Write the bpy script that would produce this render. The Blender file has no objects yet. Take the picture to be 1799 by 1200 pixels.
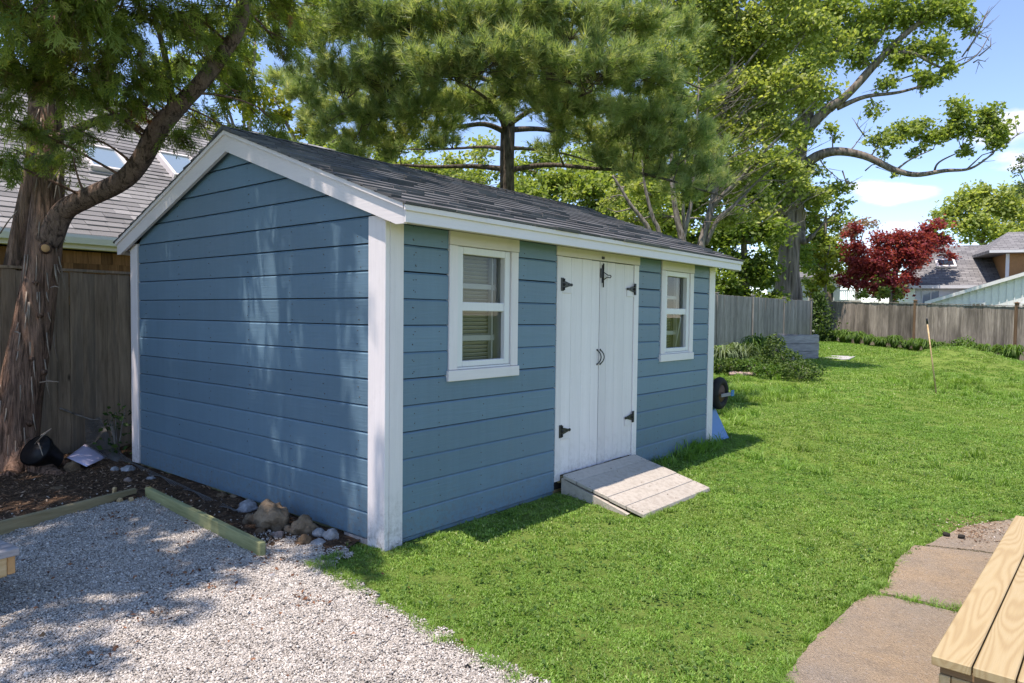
import bpy, bmesh, math, random
import numpy as np
from mathutils import Vector, Matrix, noise as mnoise
from mathutils.geometry import delaunay_2d_cdt
random.seed(7); rng = np.random.default_rng(7)
sc = bpy.context.scene
COL = sc.collection
rad = math.radians

# ------------------------------------------------------------------ camera
RW, RH, CX, CY, F = 1799., 1200., 899.5, 600., 1231.
def unit(v): v = np.array(v, float); return v/np.linalg.norm(v)
_X = unit([(1918-CX)/F, -(565-CY)/F, -1]); _Y = unit([(-591-CX)/F, -(537-CY)/F, -1])
_Y = unit(_Y-_X*_X.dot(_Y)); _Z = np.cross(_X, _Y)
ROT = np.array([_X, _Y, _Z]); CAM = np.array([-2.884, -3.418, 1.5])
def ray(px, py): return ROT@np.array([(px-CX)/F, -(py-CY)/F, -1.])
def at(px, py, Z): return CAM+ray(px, py)*Z           # survey helper: bearing + distance -> world point
def hit(px, py, n, d):                                  # bearing meets a world plane n.p = d
    r = ray(px, py); n = np.array(n, float); return CAM+r*((d-n.dot(CAM))/n.dot(r))
cam = bpy.data.cameras.new('camera'); camo = bpy.data.objects.new('camera', cam); COL.objects.link(camo)
m = Matrix([[*ROT[i], CAM[i]] for i in range(3)]+[[0, 0, 0, 1]])
camo.matrix_world = m; cam.sensor_width = 36; cam.lens = 36*F/RW; cam.clip_end = 2000; cam.clip_start = .05
sc.camera = camo

# ------------------------------------------------------------------ world, sun, exposure
SUN_EL, SUN_AZ = rad(73), None
sdir = unit([-math.cos(SUN_EL)*math.cos(rad(6)), math.cos(SUN_EL)*math.sin(rad(6)), math.sin(SUN_EL)])
w = bpy.data.worlds.new('World'); sc.world = w; w.use_nodes = True
nt = w.node_tree; N = nt.nodes; L = nt.links
for n in list(N): N.remove(n)
out = N.new('ShaderNodeOutputWorld'); bg = N.new('ShaderNodeBackground'); sky = N.new('ShaderNodeTexSky')
sky.sky_type = 'NISHITA'; sky.sun_disc = False; sky.sun_elevation = SUN_EL
sky.sun_rotation = math.atan2(sdir[0], sdir[1])
sky.air_density = .8; sky.dust_density = .05; sky.ozone_density = 3.2
SKY_STR = .15
bg.inputs['Strength'].default_value = SKY_STR
tc = N.new('ShaderNodeTexCoord')
def vm(op, a, b=None):
    n = N.new('ShaderNodeVectorMath'); n.operation = op
    for i, q in enumerate((a, b)):
        if q is None: continue
        if isinstance(q, (tuple, list)): n.inputs[i].default_value = q
        else: L.new(q, n.inputs[i])
    return n
def mth(op, a, b=None, clamp=False):
    n = N.new('ShaderNodeMath'); n.operation = op; n.use_clamp = clamp
    for i, q in enumerate((a, b)):
        if q is None: continue
        if isinstance(q, (int, float)): n.inputs[i].default_value = q
        else: L.new(q, n.inputs[i])
    return n.outputs[0]
D = tc.outputs['Generated']
st = vm('ADD', vm('MULTIPLY', D, (1, 1, 2.6)).outputs[0], (3.7, 1.9, 8.3)).outputs[0]
nz = N.new('ShaderNodeTexNoise'); nz.inputs['Scale'].default_value = 4.6; nz.inputs['Detail'].default_value = 9; nz.inputs['Roughness'].default_value = .6
L.new(st, nz.inputs['Vector'])
field = nz.outputs['Fac']
for (px, py, r, k) in ((1535, 335, .055, .30), (1590, 345, .05, .24), (1640, 338, .04, .18), (1785, 292, .05, .30), (1600, 395, .05, .16), (1530, 15, .06, .14)):
    c = ray(px, py); c = c/np.linalg.norm(c)
    df = vm('MULTIPLY', vm('SUBTRACT', D, tuple(c)).outputs[0], (1, 1, 2.3)).outputs[0]
    ln = N.new('ShaderNodeVectorMath'); ln.operation = 'LENGTH'; L.new(df, ln.inputs[0])
    g = mth('SUBTRACT', 1., mth('DIVIDE', ln.outputs['Value'], r), clamp=True)
    field = mth('ADD', field, mth('MULTIPLY', g, k))
mr = N.new('ShaderNodeMapRange'); mr.interpolation_type = 'SMOOTHSTEP'
mr.inputs['From Min'].default_value = .60; mr.inputs['From Max'].default_value = .76
L.new(field, mr.inputs['Value'])
n2 = N.new('ShaderNodeTexNoise'); n2.inputs['Scale'].default_value = 14; n2.inputs['Detail'].default_value = 5; L.new(st, n2.inputs['Vector'])
cr = N.new('ShaderNodeMix'); cr.data_type = 'RGBA'; L.new(n2.outputs['Fac'], cr.inputs['Factor'])
cr.inputs['A'].default_value = (2.9, 3.1, 3.5, 1); cr.inputs['B'].default_value = (5.6, 5.5, 5.4, 1)
mx = N.new('ShaderNodeMix'); mx.data_type = 'RGBA'
L.new(mth('MULTIPLY', mr.outputs[0], .92), mx.inputs['Factor']); L.new(sky.outputs[0], mx.inputs['A']); L.new(cr.outputs['Result'], mx.inputs['B'])
L.new(mx.outputs['Result'], bg.inputs['Color']); L.new(bg.outputs[0], out.inputs['Surface'])
sun = bpy.data.lights.new('sun', 'SUN'); sun.energy = 3.5; sun.angle = rad(.53); sun.color = (1, .95, .87)
suno = bpy.data.objects.new('sun', sun); COL.objects.link(suno)
suno.rotation_euler = Vector(sdir).to_track_quat('Z', 'Y').to_euler(); suno.location = (0, 0, 30)
sc.view_settings.view_transform = 'Standard'; sc.view_settings.look = 'None'; sc.view_settings.gamma = 1
sc.view_settings.use_curve_mapping = False
sc.view_settings.use_white_balance = True; sc.view_settings.white_balance_temperature = 6900; sc.view_settings.white_balance_tint = 17
sc.view_settings.exposure = .98
sc.render.engine = 'CYCLES'
sc.cycles.use_denoising = True; sc.cycles.denoising_prefilter = 'NONE'
sc.cycles.max_bounces = 7; sc.cycles.diffuse_bounces = 3; sc.cycles.glossy_bounces = 2; sc.cycles.transmission_bounces = 4; sc.cycles.transparent_max_bounces = 6
sc.cycles.caustics_reflective = False; sc.cycles.caustics_refractive = False

# ------------------------------------------------------------------ materials
def lin(c):
    return tuple(((v/255)/12.92 if v/255 <= .04045 else ((v/255+.055)/1.055)**2.4) for v in c)
class Mat:
    def __init__(s, name):
        s.m = bpy.data.materials.new(name); s.m.use_nodes = True; s.t = s.m.node_tree; s.n = s.t.nodes; s.l = s.t.links
        s.b = s.n['Principled BSDF']; s.o = s.n['Material Output']; s.tc = s.n.new('ShaderNodeTexCoord')
    def set(s, sock, v):
        if hasattr(v, 'is_linked') or hasattr(v, 'links'): s.l.new(v, sock)
        elif isinstance(v, tuple) and len(v) == 3 and sock.type == 'RGBA': sock.default_value = (*v, 1)
        else: sock.default_value = v
    def vec(s, scale=(1, 1, 1), space='Object', rnd=False):
        mp = s.n.new('ShaderNodeMapping'); mp.inputs['Scale'].default_value = scale
        s.l.new(s.tc.outputs[space], mp.inputs['Vector'])
        if rnd:
            oi = s.n.new('ShaderNodeObjectInfo'); mu = s.n.new('ShaderNodeVectorMath'); mu.operation = 'SCALE'
            mu.inputs[0].default_value = (37, 51, 23); s.l.new(oi.outputs['Random'], mu.inputs['Scale'])
            s.l.new(mu.outputs[0], mp.inputs['Location'])
        return mp.outputs[0]
    def pos(s, scale=(1, 1, 1)):
        g = s.n.new('ShaderNodeNewGeometry'); mp = s.n.new('ShaderNodeMapping'); mp.inputs['Scale'].default_value = scale
        s.l.new(g.outputs['Position'], mp.inputs['Vector']); return mp.outputs[0]
    def noise(s, v, scale=5, detail=4, rough=.5, dist=0):
        n = s.n.new('ShaderNodeTexNoise'); n.inputs['Scale'].default_value = scale; n.inputs['Detail'].default_value = detail
        n.inputs['Roughness'].default_value = rough; n.inputs['Distortion'].default_value = dist; s.l.new(v, n.inputs['Vector']); return n.outputs['Fac']
    def vor(s, v, scale=5, out='Distance', feat='F1'):
        n = s.n.new('ShaderNodeTexVoronoi'); n.feature = feat; n.inputs['Scale'].default_value = scale; s.l.new(v, n.inputs['Vector']); return n.outputs[out]
    def ramp(s, f, stops, interp='LINEAR'):
        n = s.n.new('ShaderNodeValToRGB'); n.color_ramp.interpolation = interp; e = n.color_ramp.elements
        for i, (p, c) in enumerate(stops):
            q = e[i] if i < 2 else e.new(p)
            q.position = p; q.color = (*c, 1) if isinstance(c, tuple) else (c, c, c, 1)
        s.l.new(f, n.inputs[0]); return n.outputs[0]
    def mix(s, f, a, b, mode='MIX'):
        n = s.n.new('ShaderNodeMix'); n.data_type = 'RGBA'; n.blend_type = mode
        s.set(n.inputs['Factor'], f)
        for k, q in (('A', a), ('B', b)): s.set(n.inputs[k], q)
        return n.outputs['Result']
    def math(s, op, a, b=0., clamp=False):
        n = s.n.new('ShaderNodeMath'); n.operation = op; n.use_clamp = clamp
        s.set(n.inputs[0], a); s.set(n.inputs[1], b); return n.outputs[0]
    def objrand(s):
        return s.n.new('ShaderNodeObjectInfo').outputs['Random']
    def attr(s, name='tone'):
        n = s.n.new('ShaderNodeAttribute'); n.attribute_name = name; return n.outputs['Fac']
    def gain(s, col, f, lo, hi):     # multiply colour by lo..hi following f
        g = s.ramp(f, [(0, lo), (1, hi)]); return s.mix(1., col, g, 'MULTIPLY')
    def bump(s, h, dist=.01, strength=1., normal=None):
        n = s.n.new('ShaderNodeBump'); n.inputs['Distance'].default_value = dist; n.inputs['Strength'].default_value = strength
        s.l.new(h, n.inputs['Height'])
        if normal is not None: s.l.new(normal, n.inputs['Normal'])
        s.l.new(n.outputs[0], s.b.inputs['Normal']); return n.outputs[0]
    def fin(s, col, rough=.8, spec=.3):
        s.set(s.b.inputs['Base Color'], col); s.set(s.b.inputs['Roughness'], rough)
        s.b.inputs['Specular IOR Level'].default_value = spec; return s.m

def paint_mat(name, col, axis, rough=.5, dirt=.12, grain=.0016, dirtcol=(.22, .2, .17), rnd=True, spec=.35, chips=None, wear=0):
    M = Mat(name); sca = {'x': (1.2, 22, 22), 'y': (22, 1.2, 22), 'z': (22, 22, 1.2)}[axis]
    v = M.vec(sca, rnd=True); g = M.noise(v, 3.2, 6, .62)
    big = M.noise(M.vec((1, 1, 1), rnd=False), 1.7, 5, .6)
    c = M.gain(col, big, .90, 1.08)
    c = M.gain(c, g, .93, 1.06)
    if rnd: c = M.gain(c, M.objrand(), .90, 1.07)
    d = M.noise(M.vec((1, 1, 1)), 6, 8, .7)
    c = M.mix(M.ramp(d, [(.55, 0.), (.78, dirt)]), c, dirtcol)
    if wear:
        gz = M.n.new('ShaderNodeSeparateXYZ'); g0_ = M.n.new('ShaderNodeNewGeometry'); M.l.new(g0_.outputs['Position'], gz.inputs[0])
        low_ = M.ramp(M.math('ADD', gz.outputs['Z'], M.math('MULTIPLY', M.noise(M.pos((4, 4, 1)), 3, 6, .7), .5)), [(.22, .75), (.62, 0.)])
        sp = M.ramp(M.noise(M.pos(), 26, 7, .75), [(.45, 0.), (.62, 1.)]); c = M.mix(M.math('MULTIPLY', M.math('MULTIPLY', low_, sp), wear), c, (.16, .12, .085))
        dr = M.noise(M.pos((9, 9, .5)), 2.2, 5, .6); c = M.gain(c, dr, .90, 1.09); fd = M.noise(M.pos((1, 1, .6)), .8, 4, .55); c = M.gain(c, fd, .88, 1.12)
    if chips:
        ch = M.noise(v, 2.1, 8, .7); c = M.mix(M.ramp(ch, [(.70, 0.), (.73, .8)]), c, chips)
    M.bump(g, grain, .8)
    return M.fin(c, M.ramp(big, [(.3, rough-.08), (.7, rough+.1)]), spec)
BLUE = (.122, .208, .275)
blue_y = paint_mat('blue_paint_gable', BLUE, 'y', .42, wear=.7, grain=.0026)
blue_x = paint_mat('blue_paint_front', BLUE, 'x', .42, wear=.6, grain=.0024)
WHITE = (.76, .71, .70)
white_x = paint_mat('white_paint_along_x', WHITE, 'x', .5, .10)
white_y = paint_mat('white_paint_along_y', WHITE, 'y', .5, .10)
white_z = paint_mat('white_paint_upright', WHITE, 'z', .5, .14, wear=.75, grain=.002)
cream = paint_mat('cream_trim', (.73, .67, .64), 'x', .6, .2)
vinyl = paint_mat('white_vinyl', (.72, .71, .70), 'z', .35, .06, .0004, rnd=False)
ramp_paint = paint_mat('taupe_paint', (.47, .425, .36), 'x', .6, .35, .002, (.22, .18, .13), chips=(.22, .17, .12), wear=.5)
dark = Mat('dark_gap'); dark = dark.fin((.03, .027, .024), .9, .1)
bm_ = Mat('black_iron'); v = bm_.vec((1, 1, 1)); bm_.bump(bm_.noise(v, 90, 3), .0015); black_iron = bm_.fin((.012, .012, .013), .45, .5)
nail_m = Mat('nail_rust').fin((.10, .085, .07), .6, .3)

def wood_mat(name, a, b, axis='z', k=1., knots=True, rough=.85, bumpd=.003, streak=None, rndgain=(.78, 1.18), green=None, ringscale=1.0, low=None):
    M = Mat(name); s = {'x': (.09, 1, 1), 'y': (1, .09, 1), 'z': (1, 1, .09)}[axis]
    v = M.vec(tuple(q*k for q in s), rnd=True)
    g = M.noise(v, 34*ringscale, 7, .68, .3); g2 = M.noise(v, 8*ringscale, 4, .55, .8)
    f = M.math('ADD', M.math('MULTIPLY', g, .6), M.math('MULTIPLY', g2, .4))
    c = M.ramp(f, [(.33, a), (.64, b)])
    if streak: c = M.mix(M.ramp(M.noise(v, 5, 6, .7), [(.5, 0.), (.68, .75)]), c, streak)
    if knots:
        kv = M.vec({'x': (2.2, 5.5, 5.5), 'y': (5.5, 2.2, 5.5), 'z': (5.5, 5.5, 2.2)}[axis], rnd=True)
        kd = M.vor(kv, 1.0); c = M.mix(M.ramp(kd, [(.05, .85), (.11, 0.)]), c, tuple(q*.28 for q in a))
    c = M.gain(c, M.objrand(), *rndgain)
    if low: c = M.gain(c, M.ramp(M.noise(M.pos((1, 1, .30)), 1.1, 4, .55), [(.38, 0.), (.58, 1.)]), *low)
    c = M.gain(c, M.noise(M.vec((1, 1, 1), rnd=True), 1.3, 4), .85, 1.15)
    if green: c = M.mix(M.ramp(M.noise(M.vec(rnd=True), 2.2, 6, .7), [(.45, 0.), (.7, .5)]), c, green)
    M.bump(g, bumpd, .9)
    return M.fin(c, rough, .2)
fence_brown = wood_mat('weathered_brown_wood', (.19, .135, .09), (.47, .35, .24), 'z', streak=(.16, .14, .115))
fence_grey = wood_mat('weathered_grey_wood', (.16, .14, .125), (.40, .36, .335), 'z', knots=False, bumpd=.004, rndgain=(.72, 1.15))
fence_tan = wood_mat('weathered_tan_wood', (.15, .125, .10), (.47, .405, .345), 'z', knots=False, bumpd=.004, streak=(.14, .12, .10), rndgain=(.75, 1.15), low=(.48, 1.1))
lumber_x = wood_mat('new_pine_along_x', (.42, .27, .115), (.70, .53, .31), 'x', rough=.6, bumpd=.0012, rndgain=(.93, 1.05), ringscale=1.0)
lumber_y = wood_mat('new_pine_along_y', (.42, .27, .115), (.70, .53, .31), 'y', rough=.6, bumpd=.0012, rndgain=(.9, 1.05))
treated_y = wood_mat('treated_lumber_y', (.17, .17, .075), (.37, .35, .18), 'y', rough=.8, bumpd=.002, rndgain=(.95, 1.02))
treated_x = wood_mat('treated_lumber_x', (.16, .12, .055), (.34, .26, .13), 'x', rough=.8, bumpd=.002, rndgain=(.95, 1.02))
grey_board = wood_mat('silvered_board', (.20, .185, .185), (.42, .40, .40), 'x', knots=False, rndgain=(.8, 1.1))
cedar_shingle = wood_mat('cedar_shingle', (.10, .045, .02), (.27, .135, .062), 'z', knots=False, rndgain=(.6, 1.25))
stick_m = wood_mat('dead_wood', (.16, .12, .09), (.36, .30, .24), 'z', knots=False)

# new decking with cathedral grain: rings of a log cut lengthwise
M = Mat('deck_pine'); v = M.vec((1, 1, 1), rnd=True)
mp = M.vec((.30, 1., 1.), rnd=True); low_ = M.noise(M.vec((.26, 2.4, 1.), rnd=True), 1.6, 2, .5); yy = M.n.new('ShaderNodeSeparateXYZ'); M.l.new(v, yy.inputs[0])
ph = M.math('ADD', M.math('MULTIPLY', low_, 210.), M.math('MULTIPLY', M.noise(M.vec((1.2, 14, 1.), rnd=True), 2., 3, .5), 3.)); wvf = M.math('MULTIPLY', M.math('ADD', M.math('SINE', ph), 1.), .5)
c = M.ramp(wvf, [(.0, (.41, .32, .18)), (.6, (.395, .30, .16)), (1., (.355, .26, .135))])
fi = M.noise(M.vec((2, 60, 60), rnd=True), 5, 5, .6); c = M.gain(c, fi, .88, 1.1)
kd = M.vor(M.vec((1.3, 5, 5), rnd=True), 1.); c = M.mix(M.ramp(kd, [(.06, .7), (.16, 0.)]), c, (.26, .13, .05))
c = M.gain(c, M.objrand(), .93, 1.06); M.bump(fi, .0012, .8); deck_pine = M.fin(c, .6, .25)
post_brown = wood_mat('brown_post', (.10, .06, .035), (.26, .165, .10), 'z', knots=False)

def bark_mat(name, a, b, scale=9, strz=.22, d=.035, fib=False):
    M = Mat(name); v = M.pos((1, 1, strz)); n = M.noise(v, scale, 8, .68, .6); vo = M.vor(M.pos((1, 1, strz*.7)), scale*1.7)
    if fib:
        f1 = M.noise(M.pos((1, 1, strz*.45)), scale*2.6, 7, .75, 1.2); ck = M.ramp(M.noise(M.pos((1, 1, strz*.6)), scale*1.15, 5, .7, 1.), [(.40, 0.), (.50, 1.)])
        h = M.math('ADD', M.math('MULTIPLY', M.math('MULTIPLY', n, f1), 1.5), M.math('MULTIPLY', ck, .25)); c = M.ramp(M.math('ADD', M.math('MULTIPLY', f1, .6), M.math('MULTIPLY', n, .4)), [(.36, a), (.62, b)]); c = M.gain(c, ck, .38, 1.05)
    else:
        h = M.math('ADD', M.math('MULTIPLY', n, .7), M.math('MULTIPLY', vo, .5)); c = M.ramp(h, [(.35, a), (.72, b)])
    c = M.mix(M.ramp(M.noise(M.pos(), 2.3, 5), [(.55, 0.), (.75, .30)]), c, (.14, .13, .10))
    M.bump(h, d, 1.); return M.fin(c, .9, .15)
bark_cedar = bark_mat('cedar_bark', (.080, .045, .032), (.40, .25, .175), 17, .12, .03, True)
bark_limb = bark_mat('cedar_limb_bark', (.065, .042, .032), (.27, .19, .145), 20, .55, .015, True)
bark_pine = bark_mat('pine_bark', (.035, .028, .022), (.14, .115, .09), 14, .4)
bark_maple = bark_mat('maple_bark', (.045, .036, .028), (.24, .20, .165), 4.5, .14, .10)
bark_grey = bark_mat('grey_bark', (.07, .06, .05), (.26, .23, .20), 12, .4, .02)

def leaf_mat(name, cols, trans=.35, rough=.55, spec=.25, hue=None):
    M = Mat(name); t = M.attr('tone'); n = len(cols)
    c = M.ramp(t, [(i/(n-1), q) for i, q in enumerate(cols)])
    c = M.gain(c, M.noise(M.pos(), 1.1, 3), .8, 1.2)
    M.fin(c, rough, spec)
    tr = M.n.new('ShaderNodeBsdfTranslucent'); M.l.new(M.mix(1., c, (1.25, 1.3, .55), 'MULTIPLY'), tr.inputs['Color'])
    mxs = M.n.new('ShaderNodeMixShader'); mxs.inputs[0].default_value = trans
    M.l.new(M.b.outputs[0], mxs.inputs[1]); M.l.new(tr.outputs[0], mxs.inputs[2]); M.l.new(mxs.outputs[0], M.o.inputs['Surface'])
    return M.m
lf_cedar = leaf_mat('cedar_sprays', [(.20, .15, .06), (.13, .19, .04), (.28, .35, .08), (.48, .52, .16)], .5)
lf_cedar_dead = leaf_mat('dead_cedar_sprays', [(.20, .07, .02), (.30, .12, .04)], .3)
lf_pine = leaf_mat('pine_needles', [(.13, .20, .085), (.27, .35, .155), (.54, .55, .29)], .5, .4)
lf_maple = leaf_mat('maple_leaves', [(.12, .17, .04), (.25, .32, .085), (.40, .45, .15)], .5)
lf_light = leaf_mat('young_leaves', [(.20, .26, .07), (.34, .39, .12), (.50, .53, .21)], .5)
lf_yellow = leaf_mat('yellow_green_leaves', [(.13, .15, .018), (.24, .25, .03), (.33, .32, .05)], .45)
lf_dark = leaf_mat('deep_green_leaves', [(.07, .11, .022), (.15, .22, .045), (.26, .33, .07)], .5)
lf_red = leaf_mat('crimson_leaves', [(.14, .020, .030), (.29, .048, .062), (.44, .12, .12)], .5)
lf_pink = leaf_mat('pale_pink_buds', [(.25, .16, .13), (.38, .27, .22)], .3)
lf_bush = leaf_mat('shrub_leaves', [(.03, .06, .018), (.07, .125, .03), (.16, .23, .06)], .35)
lf_lily = leaf_mat('daylily_leaves', [(.035, .085, .014), (.085, .17, .028), (.15, .24, .05)], .35)
lf_grey = leaf_mat('silver_green_leaves', [(.05, .08, .035), (.12, .17, .075), (.24, .30, .16)], .3)

M = Mat('grass_blades'); t = M.attr('tone'); c = M.ramp(t, [(0, (.12, .215, .034)), (.5, (.18, .33, .052)), (.88, (.27, .40, .08)), (1, (.46, .48, .25))])
big = M.noise(M.pos(), .55, 5, .6); c = M.mix(M.ramp(big, [(.45, 0.), (.7, .4)]), c, (.28, .34, .07))
c = M.gain(c, M.noise(M.pos(), 1.9, 4), .82, 1.18); br_ = M.noise(M.pos(), .33, 3, .5); c = M.mix(M.ramp(br_, [(.46, 0.), (.66, .5)]), c, (.15, .30, .045)); dry = M.noise(M.pos(), 2.6, 5, .7); c = M.mix(M.ramp(dry, [(.62, 0.), (.76, .4)]), c, (.33, .33, .11)); c = M.gain(c, M.objrand(), .8, 1.2)
M.fin(c, .5, .3); tr = M.n.new('ShaderNodeBsdfTranslucent'); M.l.new(M.mix(1., c, (1.1, 1.25, .5), 'MULTIPLY'), tr.inputs['Color'])
ms = M.n.new('ShaderNodeMixShader'); ms.inputs[0].default_value = .35
M.l.new(M.b.outputs[0], ms.inputs[1]); M.l.new(tr.outputs[0], ms.inputs[2]); M.l.new(ms.outputs[0], M.o.inputs['Surface']); grass_m = M.m

M = Mat('lawn_ground'); v = M.pos(); n1 = M.noise(v, 38, 8, .75); n2_ = M.noise(v, 1.2, 5)
c = M.ramp(n1, [(.35, (.10, .13, .03)), (.55, (.17, .25, .05)), (.75, (.28, .32, .09))]); c = M.gain(c, n2_, .75, 1.25)
M.bump(n1, .03); lawn_m = M.fin(c, .9, .1)

M = Mat('soil'); v = M.pos(); n1 = M.noise(v, 16, 10, .72); vo = M.vor(v, 42)
c = M.ramp(n1, [(.3, (.04, .024, .015)), (.52, (.11, .07, .045)), (.72, (.23, .155, .10))])
M.bump(M.math('ADD', n1, M.math('MULTIPLY', vo, .5)), .04); soil_m = M.fin(c, .95, .1)
M = Mat('wood_chips'); c = M.ramp(M.attr(), [(0, (.09, .052, .03)), (.5, (.25, .155, .095)), (.9, (.46, .34, .24)), (1, (.7, .65, .6))]); chips_m = M.fin(c, .9, .1)
M = Mat('dead_leaves'); c = M.ramp(M.attr(), [(0, (.08, .035, .02)), (1, (.30, .15, .085))]); deadleaf_m = M.fin(c, .8, .1)

M = Mat('gravel_bedding'); v = M.pos(); vo = M.vor(v, 95, 'Color'); vd = M.vor(v, 95)
c = M.mix(M.ramp(vd, [(.0, .0), (.6, .85)]), M.ramp(vo, [(0, (.28, .26, .245)), (1, (.48, .455, .43))]), (.11, .10, .095))
M.bump(M.ramp(vd, [(0, 1.), (.7, 0.)]), .012); gravbed_m = M.fin(c, .9, .1)
M = Mat('pebbles'); c = M.ramp(M.attr(), [(0, (.17, .145, .12)), (.3, (.33, .30, .265)), (.75, (.53, .49, .435)), (1, (.74, .70, .64))])
c = M.gain(c, M.objrand(), .86, 1.1); n1 = M.noise(M.vec(), 160, 3); M.bump(n1, .002); pebble_m = M.fin(c, .85, .2)

def rock_mat(name, a, b, k=9):
    M = Mat(name); v = M.vec(rnd=True); n = M.noise(v, k, 10, .7); n2 = M.noise(v, k*5, 6, .7)
    c = M.ramp(n, [(.3, a), (.7, b)]); c = M.gain(c, n2, .7, 1.3); M.bump(M.math('ADD', n, M.math('MULTIPLY', n2, .35)), .03); return M.fin(c, .9, .15)
rock_tan = rock_mat('tan_stone', (.12, .085, .055), (.34, .255, .17)); rock_grey = rock_mat('grey_stone', (.20, .20, .21), (.52, .52, .53), 12)
rock_brown = rock_mat('brown_stone', (.11, .075, .045), (.25, .17, .105))
rock_pink = rock_mat('pinkish_stone', (.24, .17, .14), (.42, .33, .29))

M = Mat('worn_concrete'); v = M.pos(); n1 = M.noise(v, 2.3, 6, .6); vo = M.vor(v, 85, 'Color'); vd = M.vor(v, 120); fine = M.noise(v, 130, 4, .8)
c = M.ramp(n1, [(.35, (.50, .375, .25)), (.62, (.42, .345, .265))]); c = M.gain(c, fine, .40, 1.6)
c = M.mix(M.ramp(vo, [(.80, 0.), (.92, .5)]), c, (.50, .45, .40)); c = M.mix(M.ramp(M.noise(v, 9, 9, .75), [(.50, 0.), (.72, .5)]), c, (.19, .165, .14))
M.bump(M.math('ADD', fine, vd), .016, 1.); concrete_m = M.fin(c, .9, .15)
M = Mat('plain_concrete'); n1 = M.noise(M.pos(), 20, 8, .7); M.bump(n1, .01); pconc = M.fin(M.ramp(n1, [(.3, (.30, .29, .28)), (.7, (.5, .49, .48))]), .9, .1)

def shingle_mat(name, a, b, c3):
    M = Mat(name); g = M.noise(M.pos(), 260, 3, .8); c = M.ramp(M.attr(), [(0, a), (.6, b), (1, c3)])
    oi = M.objrand(); c = M.gain(c, g, .55, 1.45); c = M.gain(c, M.noise(M.pos(), .9, 4), .88, 1.12)
    M.bump(g, .004); return M.fin(c, .85, .25)
shing_dark = shingle_mat('charcoal_shingles', (.085, .086, .09), (.12, .121, .125), (.165, .166, .17))
shing_grey = shingle_mat('grey_shingles', (.15, .147, .147), (.225, .22, .217), (.30, .293, .288))
M = Mat('far_roof'); v = M.vec((1, 1, 1)); br = M.n.new('ShaderNodeTexBrick'); br.inputs['Scale'].default_value = 1; br.inputs['Brick Width'].default_value = .45; br.inputs['Row Height'].default_value = .14
br.inputs['Mortar Size'].default_value = .012; br.inputs['Color1'].default_value = (.15, .148, .15, 1); br.inputs['Color2'].default_value = (.25, .245, .245, 1); br.inputs['Mortar'].default_value = (.06, .06, .065, 1)
M.l.new(v, br.inputs['Vector']); c = M.gain(br.outputs['Color'], M.noise(M.vec(), 3, 6), .8, 1.2); far_roof = M.fin(c, .85, .2)
def flat(name, col, rough=.7, n=.12, k=8):
    M = Mat(name); f = M.noise(M.vec(rnd=True), k, 6, .65); M.bump(f, .003, .5); return M.fin(M.gain(col, f, 1-n, 1+n), rough, .3)
house_white = flat('house_white', (.74, .74, .72)); gutter_white = flat('gutter_white', (.70, .69, .67), .45); orange_shingle = flat('orange_cedar', (.36, .19, .08), .8, .3, 12)
dark_glass = Mat('dark_window_glass').fin((.02, .025, .03), .06, .8)
M = Mat('skylight_glass'); skyglass = M.fin((.20, .27, .33), .07, .8)
tyre_m = flat('tyre_rubber', (.018, .017, .016), .8); rust_m = flat('rusty_metal', (.12, .07, .045), .75, .4); bluepl = flat('blue_enamel', (.012, .16, .42), .35, .1)
paper_m = flat('paper', (.70, .66, .86), .8, .03); blackpl = flat('black_plastic', (.012, .012, .014), .5); net_m = flat('plastic_mesh', (.17, .165, .16), .5)
metal_grey = flat('grey_steel', (.2, .2, .2), .5); red_m = flat('red_paint', (.5, .03, .03), .5)
orangewood = flat('cut_wood', (.52, .30, .13), .7, .25, 25)
M = Mat('window_glass'); M.fin((.9, .95, .93), .0, .5)
gl = M.n.new('ShaderNodeBsdfGlossy'); gl.inputs['Roughness'].default_value = .01; trn = M.n.new('ShaderNodeBsdfTransparent'); trn.inputs['Color'].default_value = (.86, .90, .88, 1)
fr = M.n.new('ShaderNodeFresnel'); fr.inputs['IOR'].default_value = 1.5; mxx = M.n.new('ShaderNodeMixShader'); M.l.new(fr.outputs[0], mxx.inputs[0])
M.l.new(trn.outputs[0], mxx.inputs[1]); M.l.new(gl.outputs[0], mxx.inputs[2]); M.l.new(mxx.outputs[0], M.o.inputs['Surface']); glass_m = M.m
shutter_m = paint_mat('shutter_ivory', (.55, .52, .45), 'x', .6, .2)

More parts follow.
